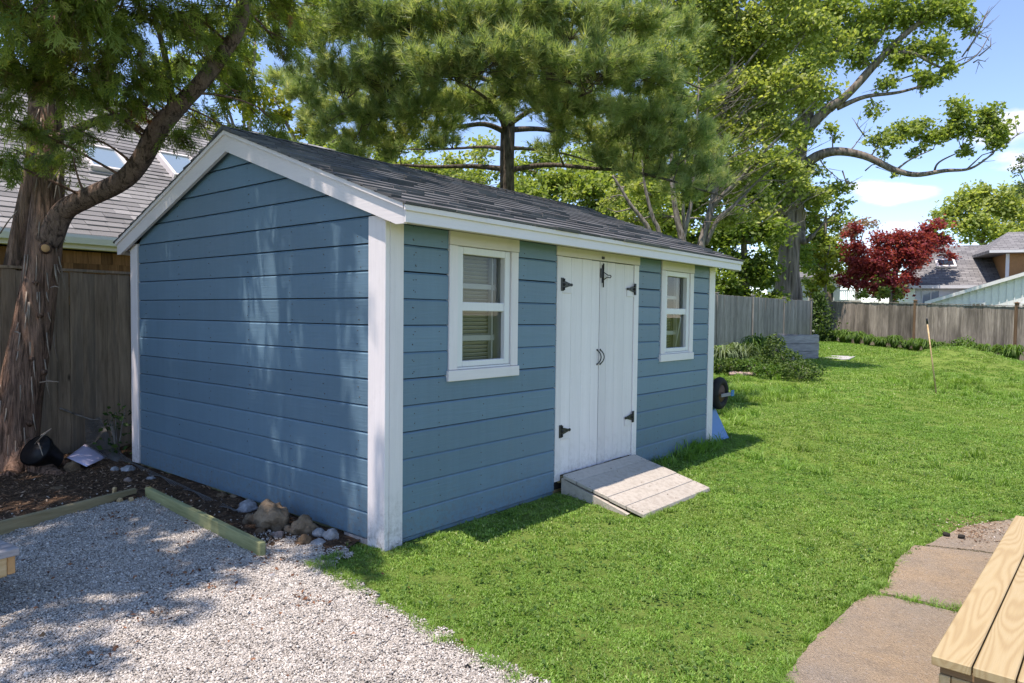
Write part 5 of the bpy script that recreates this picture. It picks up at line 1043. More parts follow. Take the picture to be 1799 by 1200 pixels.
# ------------------------------------------------------------------ white house (right) and garage
FW = unit([ray(CX, CY)[0], ray(CX, CY)[1], 0]); ANG = math.atan2(FW[1], FW[0])-math.pi/2
def far_root(name, px, Z, label, cat='house', turn=0.):
    p = at(px, 562, Z); z = .25; return empty(name, (p[0], p[1], z), ANG-rad(turn), label, cat)
wh = far_root('white_house', 1596, 40, 'white house with grey hipped roof, one skylight and an orange shingled upper wall', 'house', 20); g0 = .25
MB().box(.35, 12, .4, 6.6, 0, 3.35-g0).build('wall', house_white, wh)
def hip(mb, x0, x1, y0, y1, ze, rx0, rx1, ry, zr, t=.16):
    V = [(x0, y0, ze), (x1, y0, ze), (x1, y1, ze), (x0, y1, ze), (rx0, ry, zr), (rx1, ry, zr)]; V += [(a, b, c-t) for a, b, c in V[:4]]
    mb.add(V, [(0, 1, 5, 4), (1, 2, 5), (2, 3, 4, 5), (3, 0, 4), (0, 6, 7, 1), (1, 7, 8, 2), (2, 8, 9, 3), (3, 9, 6, 0), (6, 9, 8, 7)])
mb = MB(); hip(mb, 0, 12.4, 0, 7, 3.46-g0, 1.45, 10, 3.5, 5.98-g0); rf = mb.build('roof', far_roof, wh)
MB().box(-.03, 12.4, -.05, -.004, 3.27-g0, 3.45-g0).build('fascia', gutter_white, wh)
def farwin(parent, x0, x1, z0, z1, y, nm='window', div=1, fr=.07, glass=dark_glass):
    wv_ = empty(nm, (x0, y, z0-g0)); wv_.parent = parent; W_, H_ = x1-x0, z1-z0; f = MB(); f.box(0, W_, -.05, 0, 0, fr); f.box(0, W_, -.05, 0, H_-fr, H_); f.box(0, fr, -.05, 0, fr, H_-fr); f.box(W_-fr, W_, -.05, 0, fr, H_-fr)
    for i in range(1, div): f.box(W_*i/div-fr*.4, W_*i/div+fr*.4, -.045, 0, fr, H_-fr)
    f.build('frame', gutter_white, wv_); MB().box(fr, W_-fr, -.02, -.005, fr, H_-fr).build('pane', glass, wv_)
farwin(wh, .68, 1.61, 1.9, 3.22, .395, div=2, glass=skyglass)
sk = empty('skylight', (2.1, 1.75, 3.46-g0+.72*1.75+.03)); sk.parent = wh; sk.rotation_euler = (math.atan(.72), 0, 0)
MB().box(-.5, .5, -.42, .42, -.02, .12, b=.02).build('frame', cream, sk); MB().box(-.38, .38, -.30, .30, .121, .128).build('glass', dark_glass, sk)
MB().box(4.54, 12, -.5, 3.2, 0, 5.2-g0).build('upper_wall', orange_shingle, wh); MB().box(4.46, 4.62, -.56, -.502, 0, 5.14-g0).build('corner_board', gutter_white, wh)
rw = MB()
for r_ in range(8): rw.box(4.64, 12, -.515+.004*(r_ % 2), -.5, 3.9+r_*.16-g0, 3.9+r_*.16+.15-g0)
rw.build('shingle_courses', orange_shingle, wh)
mb = MB(); hip(mb, 3.58, 13, -1.05, 4.2, 5.28-g0, 4.98, 11, 1.2, 6.45-g0); mb.build('roof', far_roof, wh); MB().box(3.55, 13, -1.1, -1.055, 5.13-g0, 5.27-g0).build('fascia', gutter_white, wh)
ga = far_root('garage', 1636, 36, 'low white garage with battened gable wall in front of the white house', 'garage', 33); GS = .348
mb = MB(); gpoly = [(.02, 0), (12, 0), (12, 2.3-g0), (6, 2.40+6*GS-g0), (.02, 2.40-g0)]
mb.prism(gpoly, 'y', 0, 5); mb.build('wall', house_white, ga)
for i in range(20): x = .15+i*.3; MB().box(x-.022, x+.022, -.03, -.003, 0, 2.36+x*GS-g0-.02).build('batten', house_white, ga)
for (xa, za, xb, zb) in ((-.3, 2.36, 6, 2.44+6*GS), (12.3, 2.28, 6, 2.44+6*GS)):
    for (nm_, m_, y0_, y1_, lo, hi) in (('roof', far_roof, -.25, 5.2, .0, .09), ('rake_board', gutter_white, -.30, -.252, -.10, .07)):
        mb = MB(); V = [(xa, y0_, za+lo-g0), (xb, y0_, zb+lo-g0), (xb, y0_, zb+hi-g0), (xa, y0_, za+hi-g0)]; V += [(a, y1_, c) for a, b, c in V]
        mb.add(V, [(0, 1, 2, 3), (7, 6, 5, 4), (0, 4, 5, 1), (1, 5, 6, 2), (2, 6, 7, 3), (3, 7, 4, 0)]); mb.build(nm_, m_, ga)
farwin(ga, 1.68, 2.28, 1.6, 2.40, -.031, div=3); farwin(ga, 3.7, 4.5, 1.6, 2.36, -.031, div=3)
w2 = far_root('white_house', 1405, 46, 'white clapboard house with a railed deck glimpsed behind the big maple', 'house')
MB().box(0, 2.6, 0, 6, 0, 4.1-g0).build('wall', house_white, w2); mb = MB(); hip(mb, -.3, 2.9, -.3, 6.3, 4.2-g0, 1.2, 1.4, 3, 5.3-g0); mb.build('roof', far_roof, w2)
farwin(w2, .5, 1.1, 2.6, 3.7, -.004); farwin(w2, 1.6, 2.2, 2.6, 3.7, -.004)
MB().box(2.61, 4.0, 0, 4, 0, 2.75-g0).build('porch', house_white, w2)
mb = MB(); mb.box(2.61, 4.0, -.02, .04, 3.30-g0, 3.38-g0)
for i in range(10): mb.box(2.65+i*.14, 2.69+i*.14, 0, .03, 2.75-g0, 3.31-g0)
mb.build('railing', gutter_white, w2)
w3 = far_root('white_house', 1262, 44, 'white house corner peeking over the fence right of the shed', 'house'); MB().box(-1., 1.4, 0, 5, 0, 3.3-g0).build('wall', house_white, w3); mb = MB(); hip(mb, -1.2, 1.6, -.2, 5.2, 3.4-g0, 0, .4, 2.5, 4.2-g0); mb.build('roof', far_roof, w3)

# ------------------------------------------------------------------ yard objects
def beam(name, p0, p1, th, hgt_, mat, label, cat, group=None, ztop0=.1, ztop1=.1, b=.005):
    p0 = np.array(p0, float); p1 = np.array(p1, float); d = p1-p0; L_ = np.linalg.norm(d); o = MB().box(-L_/2, L_/2, -th/2, th/2, -hgt_/2, hgt_/2, b=b).build(name, mat)
    o.location = (*((p0+p1)/2), (ztop0+ztop1)/2-hgt_/2); o.rotation_euler = (0, -math.atan2(ztop1-ztop0, L_), math.atan2(d[1], d[0])); return tag(o, label, cat, group)
beam('edging_board', (-3.1, 1.52), (-.475, 2.535), .042, .16, treated_x, 'brownish treated edging board along the back of the gravel, ending by the stake', 'board', 'boards edging the gravel', .135, .060).data.materials[0] = wood_mat('treated_lumber_tan', (.22, .175, .09), (.44, .36, .21), 'x', rough=.8, bumpd=.002, rndgain=(.95, 1.02))
beam('edging_board', (-.432, 2.40), (-.548, .50), .042, .15, treated_x, 'greenish treated edging board between gravel and soil, parallel to the gable wall', 'board', 'boards edging the gravel', .085, .075).data.materials[0] = wood_mat('treated_lumber_green', (.17, .18, .075), (.38, .38, .19), 'x', rough=.8, bumpd=.002, rndgain=(.95, 1.02))
p = gxy(200, 876); tag(MB().prism([(-.014, -.05), (.014, -.05), (.014, .09), (0, .095), (-.014, .09)], 'y', -.008, .008).build('stake', lumber_x, None, tuple(p), (.1, 0, .5)), 'small wooden stake standing behind the back edging board', 'stake')
for i, (a, b, lb) in enumerate(((211, 884, 'small split wood block lying at the foot of the brownish edging board, left one'), (230, 883, 'small split wood block in the gap between the two edging boards'))):
    p = gxy(a, b); tag(MB().prism([(-.02, 0), (.02, 0), (.005, .03), (-.018, .02)], 'y', -.015, .015).build('wood_block', lumber_x, None, (p[0], p[1], p[2]+.012), (0, 0, i+.4)), lb, 'wood block')
p = gxy(337, 925); 
mb = MB(); q0 = at(337, 915, 5.6)
_rk = {}
def rock(px, py, size, mat, label, seed, flat=.75, group='rocks in the soil strip', sub=3, sink=.3, name='rock', cat='rock', rough=.35):
    p = gxy(px, py); bmx = bmesh.new(); bmesh.ops.create_icosphere(bmx, subdivisions=sub, radius=1)
    for v in bmx.verts:
        c = v.co.copy(); n1_ = mnoise.fractal(c*1.1+Vector((seed*3.7, 0, 0)), 1., 2., 5); n3 = mnoise.cell(c*1.6+Vector((seed, 2, 1)))
        v.co = c*(1+rough*n1_+.10*(n3-.5))
        v.co.z *= flat; v.co.y *= .85
    bmesh.ops.scale(bmx, vec=(size, size, size), verts=bmx.verts); me = bpy.data.meshes.new(name); bmx.to_mesh(me); bmx.free(); me.materials.append(mat); me.polygons.foreach_set('use_smooth', [True]*len(me.polygons))
    o = link(name, me, None, (p[0], p[1], p[2]+size*flat*(1-sink)), (0, 0, seed*1.3)); return tag(o, label, cat, group)
rock(477, 928, .135, rock_tan, 'largest tan boulder against the bottom of the gable wall', 1, .85, sub=4)
rock(535, 940, .085, rock_tan, 'angular tan rock just right of the largest boulder', 2, .95, sub=4)
rock(535, 958, .055, rock_brown, 'rounded brown stone in front of the angular tan rock', 3, .8)
rock(440, 922, .060, rock_tan, 'small tan stone touching the left side of the largest boulder', 4, .8)
rock(436, 897, .085, rock_grey, 'flat pale grey rock left of and behind the largest boulder', 5, .5, sub=4)
rock(508, 937, .048, rock_tan, 'small smooth tan stone between the two largest tan rocks', 6, .7)
rock(489, 945, .040, rock_pink, 'small pinkish stone below the largest boulder', 7, .7)
rock(562, 946, .055, rock_grey, 'grey rock under the wall edge right of the angular tan rock', 8, .7)
rock(582, 950, .050, rock_grey, 'grey block of stone at the end of the rock row beside the grass', 9, 1.)
rock(560, 958, .055, rock_grey, 'flat pale rock at the gravel spill beside the grass edge', 10, .4)
rock(457, 938, .040, rock_brown, 'small brown stone below and left of the largest boulder', 11, .7)
rock(202, 829, .038, rock_grey, 'small white rounded stone below the paper sheet', 12, .8)
rock(225, 829, .075, rock_grey, 'pale crumbly rock near the shed back corner', 13, .45, sub=4)
rock(129, 829, .065, rock_brown, 'brown rock half buried beside the cedar roots', 14, .9)
rock(225, 848, .040, rock_pink, 'pinkish stone in the soil just above the stake', 15, .7)
rock(265, 843, .045, rock_grey, 'small pale rock lying close to the gable wall base', 16, .4)
rock(390, 875, .050, rock_brown, 'brown clod like stone near the middle of the gable wall base', 17, .5)
rock(412, 876, .045, rock_tan, 'low tan stone beside the brown clod near the wall', 18, .5)
rock(100, 862, .06, rock_brown, 'low brown stone in the soil right of the cedar root', 19, .35)
rock(477, 1015, .024, rock_grey, 'small dark grey chip at the near end of the greenish board', 20, .6, name='stone_chip', cat='stone', sub=2)
rock(74, 1122, .020, rock_brown, 'single brown pebble alone on the shaded gravel at lower left', 21, .8, name='stone_chip', cat='stone', sub=2)
rock(398, 1018, .018, rock_brown, 'dark brown lump on the gravel near the sunlit patch', 22, .8, name='stone_chip', cat='stone', sub=2)
# paper sheet, netting, stick, pot, twig
def patch(name, P, nu, nv, mat, lift=0, thick=0):
    P = [np.array(p) for p in P]; V = []; Fs = []
    for i in range(nu+1):
        for j in range(nv+1):
            u, v = i/nu, j/nv; q = P[0]*(1-u)*(1-v)+P[1]*u*(1-v)+P[2]*u*v+P[3]*(1-u)*v; V.append(tuple(q+np.array([0, 0, lift*math.sin(math.pi*u)*math.sin(math.pi*v)])))
    for i in range(nu):
        for j in range(nv): k = i*(nv+1)+j; Fs.append((k, k+nv+1, k+nv+2, k+1))
    mb = MB(); mb.add(V, Fs, True); o = mb.build(name, mat)
    if thick: m_ = o.modifiers.new('thickness', 'SOLIDIFY'); m_.thickness = thick
    return o
pz = lambda px, py, z: hit(px, py, (0, 0, 1), z)
tag(patch('paper_sheet', [pz(117, 804, .09), at(150, 780, 7.2), at(189, 803, 7.1), pz(152, 820, .055)], 8, 8, paper_m, .01, .0015), 'sheet of pale lilac paper lying on the soil by the fence', 'paper')
mb = MB(); NA, NB, NC_, ND = at(150, 738, 7.35), at(176, 735, 7.35), gxy(240, 818), gxy(190, 812)
NA2 = at(145, 790, 7.45)
def nq(u, v): 
    a = NA*(1-u)+NB*u; b = ND*(1-u)+NC_*u; q = a*(1-v)+b*v; return q+np.array([0, 0, -.10*math.sin(math.pi*v)*(1-.3*u)+.015*math.sin(9*u+5*v)])+np.array([-.06, .02, 0])*math.sin(math.pi*v)*(1-u)
for i in range(29): mb.tube([nq(i/28, j/14) for j in range(15)], .0017, 3, cap=False)
for j in range(34): mb.tube([nq(i/10, j/33) for i in range(11)], .0017, 3, cap=False)
tl = gxy(238, 820); tr2 = gxy(420, 905)
def tq(u, v): q = tl*(1-u)+tr2*u; return q+np.array([-.05*v, -.03*v, .03+.02*math.sin(u*20+v)*v])
for j in range(5): mb.tube([tq(i/30, j/4) for i in range(31)], .0019, 3, cap=False)
for i in range(90): mb.tube([tq(i/90, 0), tq(i/90, 1)], .0017, 3, cap=False)
tag(mb.build('garden_netting', net_m), 'grey plastic garden netting bunched between fence and shed corner', 'netting')
def stick(pts, r, label, mat=stick_m):
    mb = MB(); mb.tube(pts, np.linspace(r, r*.5, len(pts)), 6, wob=.2); return tag(mb.build('stick', mat), label, 'stick')
stick([at(105, 717, 7.2), at(130, 727, 7.25), at(160, 737, 7.3), at(185, 738, 7.35), at(215, 800, 7.3)], .010, 'dark bare stick holding up the garden netting', bark_grey)
stick([pz(60, 800, .12), at(72, 765, 6.5), at(90, 753, 6.5)], .009, 'pale forked twig leaning on the right side of the cedar trunk')
stick([gxy(92, 842), at(98, 825, 6.6), at(102, 818, 6.6)], .007, 'short pale twig in front of the black nursery pot')
stick([gxy(100, 862), gxy(130, 852)], .008, 'thin stick lying on the soil below the brown rock')
b = gxy(88, 832)+np.array([.08, .16, 0]); mb = MB(); mb.tube([(0, 0, .0), (0, 0, .20), (0, 0, .21), (0, 0, .235)], [.10, .135, .15, .15], 20, cap=False); mb.tube([(0, 0, .235), (0, 0, .20), (0, 0, .03)], [.142, .128, .09], 20); mb.tube([(0, 0, .001), (0, 0, .004)], [.098, .098], 20)
o = mb.build('nursery_pot', blackpl, None, tuple(b), (rad(20), rad(-50), 0)); o.location.z += .08; tag(o, 'tipped black plastic nursery pot between the cedar trunk and fence', 'plant pot')
def bush(name, label, p, R, H, n, mat, size, shape=LEAF, cat='shrub', group=None, stems=5, bark=bark_grey, tilt=.3):
    p = np.array(p, float); root = empty(name, tuple(p), 0, label, cat, group); mb = MB(); P = []
    for i in range(stems):
        a = rng.uniform(0, 6.28); e = np.array([math.cos(a)*R*.6, math.sin(a)*R*.6, H*rng.uniform(.6, .95)]); mb.tube([(0, 0, 0), e*.5+[0, 0, H*.1], e], [.012*H+.004, .008*H+.003, .003], 5)
    mb.build('stems', bark, root); v = rng.normal(size=(n, 3)); v /= np.linalg.norm(v, axis=1)[:, None]; q = v*rng.uniform(.35, 1, n)[:, None]**.5; lump = 1+.22*np.sin(q[:, 0]*5+p[0]*3)*np.cos(q[:, 1]*6+p[1])
    q = q*np.array([R, R, H*.5])*lump[:, None]; q[:, 2] += H*.52; q[:, 2] = np.maximum(q[:, 2], .01)
    V, Fc, tn = scatter(shape, q, rand_rot(n, tilt), size*rng.uniform(.6, 1.3, n), np.clip(rng.normal(.5, .27, n), 0, 1)); link('foliage', npmesh('foliage', V, Fc, mat, tn), root); return root
bush('weedy_plant', 'dark leafy weed growing behind the netting against the fence', gxy(195, 812)+np.array([.1, .1, 0]), .16, .55, 90, lf_bush, .06, cat='plant')
LILY = []
def lily(label, p, R, H, n, mat=lf_lily, group='strappy plants along the back fence', name='daylily', cat='plant', wd=.016):
    V = []; Fs = []; T_ = []
    for i in range(n):
        a = rng.uniform(0, 6.28); d = np.array([math.cos(a), math.sin(a), 0]); s = np.array([-d[1], d[0], 0])*wd*rng.uniform(.7, 1.2); h_ = H*rng.uniform(.6, 1.05); r_ = R*rng.uniform(.4, 1.1); k = len(V); b0 = d*rng.uniform(0, .12)
        pts = [b0, b0+d*r_*.18+[0, 0, h_*.6], b0+d*r_*.5+[0, 0, h_*.95], b0+d*r_*.85+[0, 0, h_*.85], b0+d*r_*1.1+[0, 0, h_*.5]]
        for j, q in enumerate(pts): w_ = (.8, 1, 1, .7, .1)[j]; V += [q-s*w_, q+s*w_]
        for j in range(4): Fs.append((k+2*j, k+2*j+1, k+2*j+3, k+2*j+2)); T_.append(rng.random())
    root = link(name, npmesh(name, V, Fs, mat, T_), None, tuple(p)); return tag(root, label, cat, group)
ORD = 'first second third fourth fifth sixth seventh eighth ninth tenth eleventh twelfth thirteenth fourteenth fifteenth sixteenth seventeenth eighteenth nineteenth'.split()
for i in range(19):                                             # daylily row along the back fence
    q = B1+dB*(1.4+i*.56)-np.array([-dB[1], dB[0]])*(-.62 if np.dot(np.array([-dB[1], dB[0]]), CAM[:2]-B1) > 0 else .62)+rng.normal(size=2)*.09; 
    lily(ORD[i]+' strap leaved plant from the fence corner, in the row along the back fence', (q[0], q[1], h1(*q)), .40, .55*rng.uniform(.75, 1.15), 95, wd=.020)
q = B2-dB*1.6+np.array([-dB[1], dB[0]])*(.5 if np.dot(np.array([-dB[1], dB[0]]), CAM[:2]-B1) > 0 else -.5)
bush('leafy_shrub', 'light green leafy plant at the right end of the strap leaved row', (q[0], q[1], h1(*q)), .45, .7, 500, lf_lily, .09); q = q-dB*1.0; bush('leafy_shrub', 'darker small shrub between the shovel heap and light green plant', (q[0], q[1], h1(*q)), .4, .45, 400, lf_bush, .08)
# bed at the end of the shed
for (px_, py_, R_, H_, m_, nm, lb, sz) in ((1268, 645, .55, .55, lf_lily, 'lily', 'pale strappy clump nearest the shed in the side bed', 0), (1300, 643, .55, .6, lf_lily, 'lily', 'upright strappy clump, second from the shed in the side bed', 0), (1322, 636, .5, .7, lf_lily, 'lily', 'taller strappy clump in the middle of the side bed', 0),
    (1275, 655, .45, .35, lf_bush, 'bush', 'low dark leafy plant at the front of the bed beside the shed', .07), (1330, 652, .45, .36, lf_bush, 'bush', 'dark mounded shrub in the middle of the side bed', .07), (1333, 628, .38, .62, lf_maple, 'bush', 'bright green upright shrub at the back of the side bed', .09),
    (1360, 650, .30, .85, lf_bush, 'bush', 'narrow dark upright evergreen in front of the raised plank bed', .06), (1352, 664, .4, .3, lf_lily, 'bush', 'low green plant at the foot of the dark upright evergreen', .06), (1386, 660, .34, .60, lf_bush, 'bush', 'second dark evergreen with a pointed top, right of the narrow one', .06), (1406, 668, .5, .42, lf_bush, 'bush', 'spreading dark evergreen at the right tip of the side bed', .06), (1310, 655, .45, .32, lf_lily, 'bush', 'low green ground plant behind the edging stones of the side bed', .06),
    (1404, 598, .3, .32, lf_bush, 'bush', 'tiny dark plant on top of the raised plank bed', .06)):
    p = gxy(px_, py_)
    if nm == 'lily': lily(lb, p, R_*.9, H_, 110, mat=lf_grey if px_ < 1310 else lf_lily, group='plants in the side bed', wd=.018)
    else:
        if py_ < 600: p = at(px_, 603, 27.6)
        bush('shrub', lb, p, R_, H_, int(1100*R_*H_/.2*(.5 if nm == 'tiny' else 1)), m_, sz, group='plants in the side bed')
for i, (px_, py_) in enumerate(((1262, 652), (1290, 659), (1305, 660), (1318, 660))):
    rock(px_, py_, .13, rock_pink, ('flat edging stone nearest the shed along the side bed', 'second flat edging stone along the side bed', 'third flat edging stone along the side bed', 'last flat edging stone of the side bed, near the dark mounded shrub')[i], 30+i, .4, 'stones edging the side bed', name='edging_stone', cat='stone')
# ivy on the fence corner
ip = at(1437, 590, 32.); iv = empty('ivy', (ip[0], ip[1], h1(ip[0], ip[1])), 0, 'dark ivy column climbing over the fence corner', 'ivy'); n = 2600; hh = rng.uniform(0, 2.2, n); q = np.stack([rng.normal(0, .24, n), rng.normal(0, .24, n), hh], 1); q[:, :2] *= (.7+.5*np.sin(hh*2.2)+.25)[:, None]
V, Fc, tn = scatter(LEAF, q, rand_rot(n, .1), .13*rng.uniform(.6, 1.3, n), rng.random(n)); link('foliage', npmesh('foliage', V, Fc, lf_bush, tn), iv); MB().tube([(0, 0, 0), (.05, 0, 1.), (0, .05, 2.1)], [.05, .04, .02], 6).build('stem', bark_grey, iv)
# raised plank bed + slab
rb0, rb1 = gxy(1372, 634), gxy(1437, 631); rbd = (rb1-rb0); rbd[2] = 0; Lr = np.linalg.norm(rbd); ar = math.atan2(rbd[1], rbd[0])
rbx = empty('raised_bed', (rb0[0], rb0[1], h1(rb0[0], rb0[1])), ar, 'low raised bed wall of three silvered planks in front of the grey fence', 'raised bed')
for i in range(3): part('plank', rbx, grey_board, 0-(i % 2)*.02, Lr+(i % 2)*.02, -.02, .02, .02+i*.235, .02+i*.235+.225, .006)
for x in (.05, Lr-.05): part('post', rbx, grey_board, x-.05, x+.05, .025, .12, -.05, .74, .006)
part('plank', rbx, grey_board, Lr-.02, Lr+.02, .03, 1.4, .02, .72, .006)
p = gxy(1475, 629); o = MB().box(-.9, .9, -.35, .35, -.06, .03, b=.01).build('paving_slab', pconc, None, (p[0], p[1], p[2]), (0, 0, ar+.35)); tag(o, 'flat pale concrete slab on the grass at the end of the plank bed', 'slab')
# shovel in the heap
s0, s1 = gxy(1645, 692), None; Zs = float(np.linalg.norm((s0-CAM)[:2])/np.linalg.norm(ray(1645, 692)[:2])); s1 = at(1628, 559, Zs+.15); sh = empty('shovel', tuple(s0), 0, 'shovel with a long pale wooden handle stuck in the grassy heap', 'shovel'); d = s1-s0
MB().tube([-d*.06, d*.55, d*.93], [.015, .014, .013], 8).build('handle', lumber_x, sh); MB().tube([d*.925, d*.985, d], [.019, .019, .015], 8).build('grip', black_iron, sh)
mb = MB(); un_ = unit(d); sd = unit(np.cross(un_, FW)); V = []
for (t, w_) in ((.02, .03), (-.0, .09), (-.12, .10), (-.22, .075), (-.30, .01)):
    for k_ in (-1, 0, 1): V.append(un_*t+sd*w_*k_+FW*(.02*(k_*k_)))
mb.add(V, [(i*3+j, i*3+j+1, i*3+j+4, i*3+j+3) for i in range(4) for j in range(2)], True); o = mb.build('blade', rust_m, sh); m_ = o.modifiers.new('thickness', 'SOLIDIFY'); m_.thickness = .003
# upended wheelbarrow against the right wall
wb = empty('wheelbarrow', (5.06, .62, h1(5.3, .6)), 0, 'blue wheelbarrow stood on its nose against the shed right wall', 'wheelbarrow'); wb.location = (5.00, .36, h1(5.3, .4))
mb = MB(); V = []                                                 # tray: open pan, rim on the ground flaring outwards
r0 = [(.04, -.22), (.04, .40), (.34, .40), (.34, -.22)]; r1 = [(-.0, -.34), (-.0, .52), (.52, .52), (.52, -.34)]
V = [(x, y, .42) for x, y in r0]+[(x, y, .02) for x, y in r1]+[(x*1.03+.004, y*1.03, .0) for x, y in r1]; mb.add(V, [(0, 1, 2, 3)]+[(i, (i+1) % 4, (i+1) % 4+4, i+4) for i in range(4)]+[(i+4, (i+1) % 4+4, (i+1) % 4+8, i+8) for i in range(4)])
o = mb.build('tray', bluepl, wb); m_ = o.modifiers.new('thickness', 'SOLIDIFY'); m_.thickness = .004; m_ = o.modifiers.new('round', 'BEVEL'); m_.width = .03; m_.segments = 3
whl = empty('wheel', (.36, -.28, .57)); whl.parent = wb; mb = MB(); ring = [(math.cos(a)*.15, 0, math.sin(a)*.15) for a in np.linspace(0, 2*math.pi, 33)]; mb.tube(ring, .052, 10, cap=False); mb.build('tyre', tyre_m, whl)
mb = MB(); mb.tube([(0, -.03, 0), (0, .03, 0)], [.105, .105], 20); mb.tube([(0, -.06, 0), (0, .06, 0)], [.02, .02], 10); mb.build('rim', rust_m, whl)
MB().box(-.17, .17, -.105, -.09, -.03, .01, b=.003).build('bracket', grey_board, whl); MB().box(.10, .19, -.112, -.106, -.04, .035, b=.002).build('bracket_cap', bluepl, whl)
for y in (-.12, .16): mb = MB(); mb.tube([(.08, y, .40), (.10, y, .75), (.06, y*1.6, 1.25)], .016, 8); mb.build('handle', rust_m, wb)
# right deck step and left bench corner
dk = empty('deck_step', (.226, -2.981, 0), rad(-1.9), 'new pine plank deck step in the lower right corner', 'deck')
BWd = .130; 
for i in range(5):
    y1_ = -i*(BWd+.006); part('plank', dk, deck_pine, random.uniform(-.006, .004), 2.62+random.uniform(-.01, .01), y1_-BWd, y1_, .162, .200, .004)
part('riser', dk, lumber_x, .065, 2.56, -.058, -.022, -.06, .160, .004); part('end_board', dk, lumber_y, .028, .064, -.66, -.062, -.09, .122, .004); part('end_board', dk, lumber_y, .030, .064, -.66, -.024, .124, .160, .003).data.materials[0] = wood_mat('stained_end', (.10, .06, .03), (.24, .15, .08), 'y', rough=.7)
part('leg', dk, lumber_x, .022, .0635, -.06, -.022, -.1, .1225, .003); part('riser', dk, lumber_x, .065, 2.56, -.70, -.665, -.06, .160, .004)
lb_ = empty('low_bench', (-1.766, .713, 0), rad(-96+180), 'weathered plank corner of a low wooden bench at the left edge', 'bench')
lb_.rotation_euler = (0, 0, rad(0))
for i in range(4): o = part('plank', lb_, grey_board, -1.1, .0, i*.145, i*.145+.139, .262, .300, .004)
lb_.rotation_euler = (0, 0, rad(6))
part('apron', lb_, lumber_x, -1.06, -.045, .03, .065, .16, .260, .004); part('apron', lb_, lumber_x, -1.06, -.045, .50, .535, .16, .260, .004); part('apron', lb_, orangewood, -.043, -.008, .03, .535, .165, .2605, .004)
for x_ in (-1.04, -.42):
    for y_ in (.07, .42): part('leg', lb_, lumber_y, x_, x_+.075, y_, y_+.075, -.05, .26, .004)
# scrap of black weed fabric at the gravel edge
V = []
for i in range(9):
    for j in range(4): a, b = i/8, j/3; q = pz(826, 1188, -.05)*(1-a)+pz(900, 1196, -.05)*a; V.append((q[0]-.02*b+.012*math.sin(i*2.1), q[1]+.06*b-.02, -.045+.045*abs(math.sin(i*1.3))*(b if i < 5 else b*.4)))
mb = MB(); mb.add(V, [(i*4+j, i*4+j+4, i*4+j+5, i*4+j+1) for i in range(8) for j in range(3)], True); o = mb.build('fabric_scrap', blackpl); tag(o, 'torn scrap of black weed fabric at the near gravel edge', 'fabric')
m_ = o.modifiers.new('thickness', 'SOLIDIFY'); m_.thickness = .001

# ------------------------------------------------------------------ grass, pebbles, mulch
def gn_scatter(name, srcs, P, scale, yaw, tilt, kind_mat):
    me = bpy.data.meshes.new(name); me.vertices.add(len(P)); me.vertices.foreach_set('co', np.asarray(P, np.float32).ravel())
    a = me.attributes.new('scl', 'FLOAT', 'POINT'); a.data.foreach_set('value', np.asarray(scale, np.float32))
    a = me.attributes.new('rot', 'FLOAT_VECTOR', 'POINT'); R_ = np.stack([tilt*rng.normal(size=len(P)), tilt*rng.normal(size=len(P)), yaw], 1); a.data.foreach_set('vector', R_.astype(np.float32).ravel())
    a = me.attributes.new('pick', 'INT', 'POINT'); a.data.foreach_set('value', rng.integers(0, len(srcs), len(P)).astype(np.int32))
    o = link(name, me); o['kind'] = 'stuff'
    ng = bpy.data.node_groups.new(name, 'GeometryNodeTree'); ng.interface.new_socket('Geometry', in_out='INPUT', socket_type='NodeSocketGeometry'); ng.interface.new_socket('Geometry', in_out='OUTPUT', socket_type='NodeSocketGeometry')
    N_ = ng.nodes; L_ = ng.links; gi = N_.new('NodeGroupInput'); go = N_.new('NodeGroupOutput'); ip_ = N_.new('GeometryNodeInstanceOnPoints'); mp_ = N_.new('GeometryNodeMeshToPoints'); jg = N_.new('GeometryNodeJoinGeometry')
    L_.new(gi.outputs[0], mp_.inputs['Mesh']); L_.new(mp_.outputs[0], ip_.inputs['Points'])
    for s in srcs: oi = N_.new('GeometryNodeObjectInfo'); oi.inputs['Object'].default_value = s; oi.inputs['As Instance'].default_value = True; L_.new(oi.outputs['Geometry'], jg.inputs[0])
    L_.new(jg.outputs[0], ip_.inputs['Instance']); ip_.inputs['Pick Instance'].default_value = True
    for nm, ty, sk_ in (('scl', 'FLOAT', 'Scale'), ('rot', 'FLOAT_VECTOR', 'Rotation'), ('pick', 'INT', 'Instance Index')):
        na = N_.new('GeometryNodeInputNamedAttribute'); na.data_type = ty; na.inputs['Name'].default_value = nm; L_.new(na.outputs[0], ip_.inputs[sk_])
    L_.new(ip_.outputs[0], go.inputs[0]); md = o.modifiers.new('scatter', 'NODES'); md.node_group = ng; return o
def tuft_mesh(n, R, H, seed, w=.0024):
    r_ = np.random.default_rng(seed); V = []; Fs = []; T_ = []
    for i in range(n):
        a = r_.uniform(0, 6.28); q = R*math.sqrt(r_.random()); b = np.array([math.cos(a)*q, math.sin(a)*q, -.006]); d = r_.normal(size=3); d[2] = 0; d = unit(d); h_ = H*r_.uniform(.5, 1.15); ben = h_*r_.uniform(.15, 1.25); s = np.array([-d[1], d[0], 0])*w*r_.uniform(.7, 1.4); k = len(V)
        V += [b-s, b+s, b+d*ben*.35+s+[0, 0, h_*.62], b+d*ben*.35-s+[0, 0, h_*.62], b+d*ben+[0, 0, h_*(1.-.25*ben/h_)]]; Fs += [(k, k+1, k+2), (k, k+2, k+3), (k+3, k+2, k+4)]; t = r_.random(); T_ += [t]*3
    return npmesh('grass', np.array(V), np.array(Fs), grass_m, T_)
gs = []
